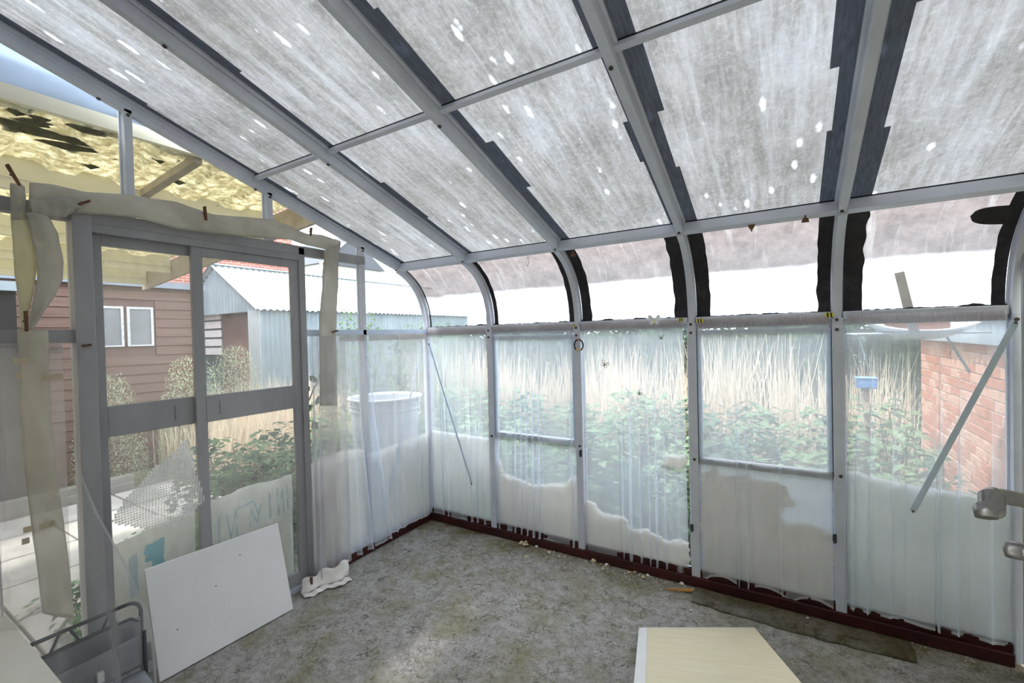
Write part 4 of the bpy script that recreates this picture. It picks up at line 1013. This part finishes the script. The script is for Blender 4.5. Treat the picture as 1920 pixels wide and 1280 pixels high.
for k in range(5): corr((XG, yg+k*(yend-yg)/5, -.16), (0, (yend-yg)/5, 0), (0, 0, ze+.14), 13, .03, (1, 0, 0), 'wall_sheet', 'galv')
m_ = MB().bar((xr, yg-.18, zr+.03), (xr, yend+.1, zr+.03), .22, .03, Z_); m_.build('ridge_cap', 'galvr', ms)
# gable infill, ridges upright
nG = 26; gx0, gx1 = 2*xr-XG, XG
def gable(u, v):
    x = gx0+(gx1-gx0)*u; h = zr-(zr-ze)*abs(x-xr)/(gx1-xr)
    return Vector((x, yg+.048*math.sin(2*PI*nG*u/1.0), (ze-.06)+(h-(ze-.06))*v))
MB().grid(nG*4, 1, gable).build('gable_sheet', 'galv', ms)
xq = W(465, 600, 1, yg).x; xl = W(396, 600, 1, yg).x
corr((xq, yg, -.16), (XG-xq, 0, 0), (0, 0, ze+.14), 7, .032, (0, 1, 0), 'wall_sheet', 'galvr')
MB().box((xl, yg+.25, -.16), (xq, yg+.30, ze-.05)).build('door', 'brownd', ms)
MB().box((gx0, yg+.3, -.16), (gx0+.03, yend, ze)).build('wall_sheet', 'galv', ms)
for k in range(5): MB().box((xl-1.6, yg+.22, 1.35+k*.22), (xl-.02, yg+.245, 1.52+k*.22)).build('slat', 'whitep', ms)
MB().tube([(-5.2, 0, 2.22), (-5.3, 3.5, 2.30), (-5.2, 7, 2.40)], .006, 5)

# brick outbuilding on the right, each brick a part
XW = 3.98
br = thing('brick_outbuilding', 'pinkish brick outbuilding wall topped with corrugated sheet beyond the rightmost bay', 'wall', (XW+.6, 1.6, -.16))
ya, yb_ = .30, 2.95; zt_ = W(1800, 640, 0, XW).z
rn = random.Random(9); rows_ = int((zt_+.12)/.075)
meshes = {}
for r in range(rows_):
    z = zt_-(r+1)*.075
    if z < .12: break
    y = ya-(.1125 if r % 2 else 0); 
    while y < yb_:
        a_, b_ = max(y+.005, ya), min(y+.220, yb_)
        if b_-a_ > .03:
            full = b_-a_ > .214; key = (full, rn.random() < .45)
            if full and key in meshes:
                o_ = meshes[key].copy(); COL.objects.link(o_); o_.location = Vector((XW+rn.uniform(-.003, .003), a_, z))-ORG[br.name]
            else:
                o_ = MB().box((0, 0, .005), (.09, b_-a_, .070)).build('brick', 'b2' if key[1] else 'b1', bevel=.003, loc=(0, 0, 0))
                o_.parent = br; o_.location = Vector((XW, a_, z))-ORG[br.name]
                if full: meshes[key] = o_
        y += .225
MB().box((XW+.008, ya, -.16), (XW+.12, yb_, zt_)).build('mortar', 'mort', br)
MB().box((XW+.008, ya, -.16), (XW+1.8, ya+.1, zt_)).build('end_wall', 'mort', br)
corr((XW-.06, ya-.05, zt_-.0), (0, yb_-ya+.1, 0), (.0, 0, .21), 26, .010, (1, 0, 0), 'cladding', 'galv', par=br)
corr((XW-.10, ya-.05, zt_+.20), (0, yb_-ya+.1, 0), (1.9, 0, .35), 26, .012, (0, 0, 1), 'roof_sheet', 'galv', par=br)

# things outside, close to the glass
c = E(722, 742, -.72)
bs = thing('white_tub', 'big round white tub with a rim outside the end wall by the corner', 'tub', (c.x, c.y, -.1))
zt2 = c.z
MB().lathe((c.x, c.y, 0), [(.27, -.1), (.31, .2), (.335, zt2-.10), (.335, zt2-.03), (.37, zt2-.02), (.375, zt2), (.345, zt2+.004), (.33, zt2-.03), (.30, .3), (.001, .3)], 40).build('body', 'tub', bs)
for k in (.05, .10): MB().tube([(c.x+.345*math.cos(t*PI/16), c.y+.345*math.sin(t*PI/16), zt2-k-.02) for t in range(33)], .008, 6).build('rib', 'tub', bs)
bwz = 1.70
bo = thing('wide_bowl', 'wide pale bowl with brown residue tilted outside on the eave of the rightmost bay', 'bowl', (3.47, .44, 1.655))
ORG[bo.name] = Vector((0, 0, 0))
MB().lathe((0, 0, 0), [(.0005, .006), (.10, .004), (.20, .035), (.27, .10), (.285, .12), (.297, .12), (.280, .09), (.21, .022), (.10, -.006), (.0005, -.006)], 40).build('body', 'bowl', bo)
MB().lathe((-.02, -.02, .008), [(.0005, .012), (.10, .010), (.16, .012), (.17, .006), (.0005, .0)], 24, 1.1, .7).build('residue', 'soot', bo)
ORG[bo.name] = Vector((3.47, .44, 1.655)); bo.rotation_euler = (math.radians(26), 0, 0)
sb_ = thing('bracket_shelf', 'thin metal shelf fixed outside the rightmost bay under the bowl', 'shelf', (3.45, .12, 1.60))
MB().box((3.15, .04, 1.615), (3.68, .60, 1.621)).build('plate', 'galv', sb_)
for x in (3.2, 3.6): MB().bar((x, .038, 1.42), (x, .45, 1.612), .015, .006, X_).build('bracket', 'galv', sb_)
l0, l1 = B(1703, 590, .10), B(1690, 508, .06)
ll = MB().bar(Vector((l0.x+.03, .13, 1.622)), Vector((l1.x, .115, l1.z)), .042, .016, Y_).build('lath', 'lath', bevel=.002); tag(ll, 'short grey wooden lath leaning outside against the rightmost curved pane', 'lath')
c = B(1622, 716, 1.7)
bx = thing('blue_crate', 'bright blue plastic crate among the weeds beyond the rightmost bay', 'crate', (c.x, 1.8, c.z-.2))
MB().box((c.x-.05, 1.74, c.z-.06), (c.x+.09, 1.88, c.z+.02)).build('body', 'blue', bx, bevel=.008)
MB().box((c.x-.055, 1.735, c.z+.02), (c.x+.095, 1.885, c.z+.032)).build('rim', 'blue', bx, bevel=.003)
MB().box((c.x-.0, 1.79, -.16), (c.x+.04, 1.83, c.z-.06)).build('post', 'fascia', bx)
# white sack with blue print behind the right door leaf
def sackf(x0):
    def f(u, v):
        p = E(395+u*150, 0, x0); y = -1.84+u*.55; z = .02+v*(.74-.02+.01*u)
        return Vector((x0+.03*noise.noise(Vector((u*3, v*3, x0)))+.02*math.sin(u*9), y, z+.008*noise.noise(Vector((u*9, 0, 2)))))
    return f
sk = thing('polythene_sheet', 'white polythene sheet with pale blue scribbled print behind the right door pane', 'sheet', (-.10, -1.5, 0))
sf_ = sackf(-.10); MB().grid(24, 20, sf_).build('sheet', 'sack', sk, solid_t=.002)
def stroke(par, fn, pts, w, mat):
    P_ = [fn(a_, b_)+Vector((.005, 0, 0)) for a_, b_ in pts]; m_ = MB()
    for a_, b_ in zip(P_, P_[1:]):
        d_ = (b_-a_); n_ = Vector((0, -d_.z, d_.y)).normalized()*w
        m_.add([a_-n_, b_-n_, b_+n_, a_+n_], [(0, 1, 2, 3)])
    m_.build('print_stroke', mat, par)
for pts in ([(.05, .85), (.05, .55)], [(.14, .85), (.14, .6)], [(.22, .85), (.27, .62), (.33, .85), (.35, .60)], [(.33, .85), (.55, .86), (.60, .72)], [(.50, .62), (.52, .80), (.58, .66), (.63, .82)], [(.72, .90), (.73, .66)], [(.80, .92), (.82, .66), (.86, .90), (.88, .68)], [(.92, .92), (.93, .7)]):
    stroke(sk, sf_, pts, .0045, 'inkp')
sk2 = thing('polythene_sheet', 'yellowish polythene sheet with a bright blue printed mark behind the left door pane', 'sheet', (-.14, -2.0, 0))
def f2(u, v): return Vector((-.14+.03*noise.noise(Vector((u*3, v*3, 4))), -2.24+u*.38, .02+v*(.62+.06*u)))
MB().grid(20, 20, f2).build('sheet', 'sack', sk2, solid_t=.002)
def patch(par, fn, u0, u1, v0, v1, mat, seed):
    P_ = []
    for k in range(28):
        a_ = 2*PI*k/28; r = 1+.25*noise.noise(Vector((math.cos(a_)*2, math.sin(a_)*2, seed)))
        cx_, cy_ = math.cos(a_), math.sin(a_); mx = max(abs(cx_), abs(cy_)); cx_, cy_ = cx_/mx*.9+cx_*.1, cy_/mx*.9+cy_*.1
        P_.append(fn((u0+u1)/2+(u1-u0)/2*cx_*r, (v0+v1)/2+(v1-v0)/2*cy_*r)+Vector((.006, 0, 0)))
    MB().prism(P_, (.0006, 0, 0)).build('print_mark', mat, par)
patch(sk2, f2, .36, .60, .74, .88, 'ink', 1); patch(sk2, f2, .44, .58, .56, .76, 'ink', 2); patch(sk2, f2, .40, .62, .46, .58, 'ink', 3); patch(sk2, f2, .18, .28, .5, .86, 'inkp', 4)
# tipped pale slab outside the left pane, and a branch
# ------------------------------------------------------------------ plants
def leaves(n, box, size, seed, up=.35, shape=1.9, pick=None):
    rn = random.Random(seed); m_ = MB()
    for k in range(n):
        while True:
            p = Vector((rn.uniform(-1, 1), rn.uniform(-1, 1), rn.uniform(0, 1)))
            if pick is None or pick(p, rn): break
        p = Vector((p.x*box[0], p.y*box[1], p.z*box[2]))
        a_ = rn.uniform(0, 2*PI); tl = rn.uniform(-.6, .9)*up*2
        d_ = Vector((math.cos(a_)*math.cos(tl), math.sin(a_)*math.cos(tl), math.sin(tl))); s_ = Vector((-math.sin(a_), math.cos(a_), rn.uniform(-.4, .4))).normalized()
        l = size*rn.uniform(.6, 1.3); w = l/shape; nrm_ = d_.cross(s_)
        m_.v += [p, p+d_*l*.35+s_*w*.5+nrm_*l*.06, p+d_*l*.35-s_*w*.5+nrm_*l*.06, p+d_*l-nrm_*l*.1, p+d_*l*.5]
        o = len(m_.v)-5; m_.f += [(o, o+1, o+4), (o, o+4, o+2), (o+1, o+3, o+4), (o+4, o+3, o+2)]; m_.sm += [False]*4
    return m_
def stems(n, box, seed, r=.006, lean=.3):
    rn = random.Random(seed); m_ = MB()
    for k in range(n):
        x, y = rn.uniform(-.5, .5)*box[0], rn.uniform(-.5, .5)*box[1]; dx, dy = rn.uniform(-1, 1)*box[0]*lean*2, rn.uniform(-1, 1)*box[1]*lean*2
        h = box[2]*rn.uniform(.7, 1); m_.tube([(x, y, 0), (x+dx*.4, y+dy*.4, h*.5), (x+dx, y+dy, h)], [r, r*.8, r*.4], 5, cap=False)
    return m_
def plant(name, label, cat, loc, fol, stm, lm, sm='stem', group=None, fn_='foliage'):
    t = thing(name, label, cat, loc, group); o = ORG[t.name]; ORG[t.name] = Vector((0, 0, 0))
    a_ = fol.build(fn_, lm, t); tag(a_, kind='stuff'); stm.build('stem', sm, t); ORG[t.name] = o; return t
def dome(p, rn): return (p.x**2+p.y**2) < 1.05-p.z**2*.9 and (p.x**2+p.y**2+p.z**2 > rn.random()*.8)
GW = 'leafy weeds outside the long window wall'
wl_ = 'leafy green weed clump growing outside the long window wall'
protos = [plant('weed_clump', wl_, 'plant', (.9, .62, -.14), leaves(420, (.42, .36, .98), .105, 11+k, .35, 1.7, dome), stems(9, (.3, .3, .95), k), 'leaf%d' % (1 if k != 1 else 2), group=GW) for k in range(3)]
rn = random.Random(12); ix = 0
for row, (yy, zz, step) in enumerate(((.55, .86, .52), (1.05, .98, .55), (1.65, 1.06, .6), (2.3, 1.1, .65))):
    x = -1.9+row*.1
    while x < 3.75+(row*.0):
        s_ = zz*rn.uniform(.88, 1.12)
        if not (3.45 < x and yy > .5 and False):
            loc = (x+rn.uniform(-.1, .1), yy+rn.uniform(-.12, .12), -.14)
            if x > 3.6: loc = (3.55, loc[1], -.14)
            if ix < 3: protos[ix].location = loc; protos[ix].rotation_euler = (0, 0, rn.uniform(0, 6)); protos[ix].scale = (s_,)*3
            else: copy_tree(protos[ix % 3], loc, None, rn.uniform(0, 6), s_)
            ix += 1
        x += step*rn.uniform(.85, 1.15)
# dry reeds
def blades(n, box, seed, w=.010):
    rn = random.Random(seed); m_ = MB()
    for k in range(n):
        x, y = rn.uniform(-1, 1)*box[0], rn.uniform(-1, 1)*box[1]; h = box[2]*rn.uniform(.5, 1); a_ = rn.uniform(0, 6.28); b_ = rn.uniform(.0, .35)*h
        d_ = Vector((math.cos(a_), math.sin(a_), 0)); s_ = Vector((-d_.y, d_.x, 0))*w*.5; P = [Vector((x, y, 0)), Vector((x, y, h*.5))+d_*b_*.3, Vector((x, y, h))+d_*b_]
        m_.add([P[0]-s_, P[0]+s_, P[1]+s_*.8, P[1]-s_*.8, P[2]], [(0, 1, 2, 3), (3, 2, 4)])
    return m_
hp = plant('dry_grass_tuft', 'tall pale dry grass tuft standing behind the green weeds', 'grass', (0, 3, -.14), blades(420, (.55, .4, 1.85), 5, .013), stems(5, (.5, .4, 1.8), 8, .005), 'hay', 'hay', 'dry grass behind the weeds', 'blades')
hp.location = (-2.6, 3.3, -.14)
rn = random.Random(3)
for k in range(13): copy_tree(hp, (-2.0+k*.55+rn.uniform(-.1, .1), 3.15+rn.uniform(-.2, .5), -.14), None, rn.uniform(0, 6), rn.uniform(.8, 1.05)) if -2.0+k*.55 < 3.6 else None
hb = plant('hedge_bush', 'dense dark green hedge bush behind the dry grass', 'bush', (0, 5, -.16), leaves(4200, (.70, .45, 1.93), .125, 71, .5, 1.6), stems(8, (.8, .7, 1.9), 9, .02), 'leaf2', group='hedge at the back of the garden')
cm = MB().grid(24, 14, lambda u, v: Vector((.66*math.cos(2*PI*u)*(1-.25*v**6)+.05*noise.noise(Vector((u*20, v*9, 2))), .40*math.sin(2*PI*u)*(1-.25*v**6), .1+1.72*v)))
cm.add([(.66*math.cos(k*PI/8)*.75, .4*math.sin(k*PI/8)*.75, 1.82) for k in range(16)], [tuple(range(16))])
ORG['hedge_bush'] = Vector((0, 0, 0)); tag(cm.build('inner_twigs', 'leaf2', hb), kind='stuff')
hb.location = (-4.6, 4.9, -.16)
for k in range(9): copy_tree(hb, (-3.3+k*1.05, 4.7+.3*math.sin(k*2.1), -.16), None, (k%2)*PI, 1+.02*math.sin(k*3.3))
# plants beyond the end wall
gb1 = plant('silver_bush', 'pale feathery bush against the brown shed below its windows', 'bush', (0, 0, 0), leaves(5200, (.80, .75, 1.55), .045, 81, .6, 2.2, dome), stems(10, (.7, .6, 1.4), 4, .012), 'leaf3')
c = E(200, 700, -4.5); gb1.location = (-4.45, c.y, -.14); gb1.scale = (.50, .50, .92)
c = E(352, 700, -4.3)
b2_ = copy_tree(gb1, (-4.3, c.y+.05, -.14), 'tall pale bush standing just right of the shed windows', 1.2, .98); b2_.scale = (.56, .56, 1.04)
c = E(440, 700, -4.9); b3_ = copy_tree(gb1, (-4.9, c.y, -.14), 'pale green bush in front of the metal shed doorway', 2.6); b3_.scale = (.62, .62, 1.12)
c = E(660, 600, -2.2)
gb2 = plant('light_green_bush', 'loose light green bush between the end wall mullions', 'bush', (0, 0, 0), leaves(1500, (.65, .65, 2.2), .08, 91, .5, 1.7, dome), stems(9, (.5, .5, 2.1), 6, .012), 'leaf1')
gb2.location = (-2.4, c.y+.25, -.14)
copy_tree(gb2, (-2.0, c.y+1.6, -.14), 'light green bush beyond the white tub', 2., .92)
copy_tree(gb2, (-3.3, c.y+2.4, -.14), 'light green bush farther back beyond the corner bay', 3., .95)
tg = plant('dry_grass_tuft', 'bleached long grass tuft in front of the metal shed', 'grass', (0, 0, 0), blades(500, (.7, .5, 1.25), 15, .012), stems(4, (.5, .4, 1.0), 18, .004), 'hay', 'hay', 'bleached grass before the metal shed', 'blades')
c = E(450, 720, -4.2); tg.location = (-4.0, c.y, -.14)
for px, xx, s_ in ((500, -3.6, 1.05), (540, -4.4, 1.1), (600, -4.0, 1.), (395, -4.0, .9)):
    c = E(px, 720, xx); copy_tree(tg, (xx, c.y, -.14), None, px*.7, s_)
GD = 'leafy weeds seen through the lower door panes'
for k, (px, xx, s_) in enumerate(((420, -.75, .95), (480, -.8, 1.0), (535, -.75, 1.02), (450, -1.4, 1.05), (520, -1.5, 1.1), (590, -.9, 1.0), (640, -1.3, 1.05), (390, -2.0, .95), (600, -2.0, 1.))):
    c = E(px, 850, xx); o_ = copy_tree(protos[k % 3], (xx, c.y, -.14), 'leafy green weed clump growing just outside the sliding door', k*1.1, s_*.92); o_['group'] = GD
for k, (px, xx) in enumerate(((195, -.42), (190, -.75))):
    c = E(px, 1050, xx); o_ = copy_tree(protos[k], (xx, c.y-.05, -.12), 'small dark weed at the foot of the left door pane' if k == 0 else 'second low weed behind the left door pane, at the edge of the paving', k, .42)
# creeping ivy on the paving
iv = thing('ivy_trail', 'thin ivy trail creeping across the pale paving outside the left door pane', 'ivy', (-1.2, -1.6, -.07))
m_ = MB(); m2 = MB(); rn = random.Random(31)
for (ax, ay), (bx_, by_) in (((-.6, -2.35), (-1.5, -1.0)), ((-1.1, -2.6), (-2.2, -1.3)), ((-.35, -2.5), (-.7, -1.2))):
    pth = [Vector((ax+(bx_-ax)*t/12+.06*math.sin(t*1.7), ay+(by_-ay)*t/12+.04*math.cos(t*2.3), -.06)) for t in range(13)]; m2.tube(pth, .004, 5, cap=False)
    for t in range(110):
        q = rn.random()*12; i_ = min(11, int(q)); p = pth[i_].lerp(pth[i_+1], q-i_)+Vector((rn.gauss(0, .04), rn.gauss(0, .04), rn.uniform(.005, .05)))
        a_ = rn.uniform(0, 6.28); d_ = Vector((math.cos(a_), math.sin(a_), .2)); s_ = Vector((-d_.y, d_.x, 0)); l = rn.uniform(.03, .055)
        m_.add([p, p+d_*l*.4+s_*l*.4, p+d_*l, p+d_*l*.4-s_*l*.4], [(0, 1, 2), (0, 2, 3)])
tag(m_.build('leaves', 'leaf1', iv), kind='stuff'); m2.build('vine', 'stem', iv)
# climbing branch behind the grey curtain
cl_ = thing('climbing_branch', 'leafy branch pressed against the glass behind the grey net curtain', 'branch', (-.06, -1.1, 1.0))
pth = [E(560, 800, -.06), E(575, 760, -.07), E(590, 725, -.08), E(605, 700, -.07)]
MB().tube(pth, [.006, .005, .004, .002], 6).build('stem', 'stem', cl_)
rn = random.Random(8)
for k, (px, py) in enumerate(((566, 722), (598, 712), (604, 742), (572, 770), (585, 790), (563, 745), (592, 760), (580, 705), (568, 835), (585, 850), (600, 830))):
    p = E(px, py, -.07); a_ = rn.uniform(-1.2, 1.2); d_ = Vector((.2, math.cos(a_), math.sin(a_))).normalized(); s_ = Vector((.1, -d_.z, d_.y)); l = .075
    MB().add([p, p+d_*l*.3+s_*l*.3, p+d_*l*.7+s_*l*.25, p+d_*l+Vector((-.01, 0, 0)), p+d_*l*.7-s_*l*.25, p+d_*l*.3-s_*l*.3, p+d_*l*.5+Vector((.008, 0, 0))], [(0, 1, 6), (1, 2, 6), (2, 3, 6), (3, 4, 6), (4, 5, 6), (5, 0, 6)]).build('leaf', 'leaf2', cl_)
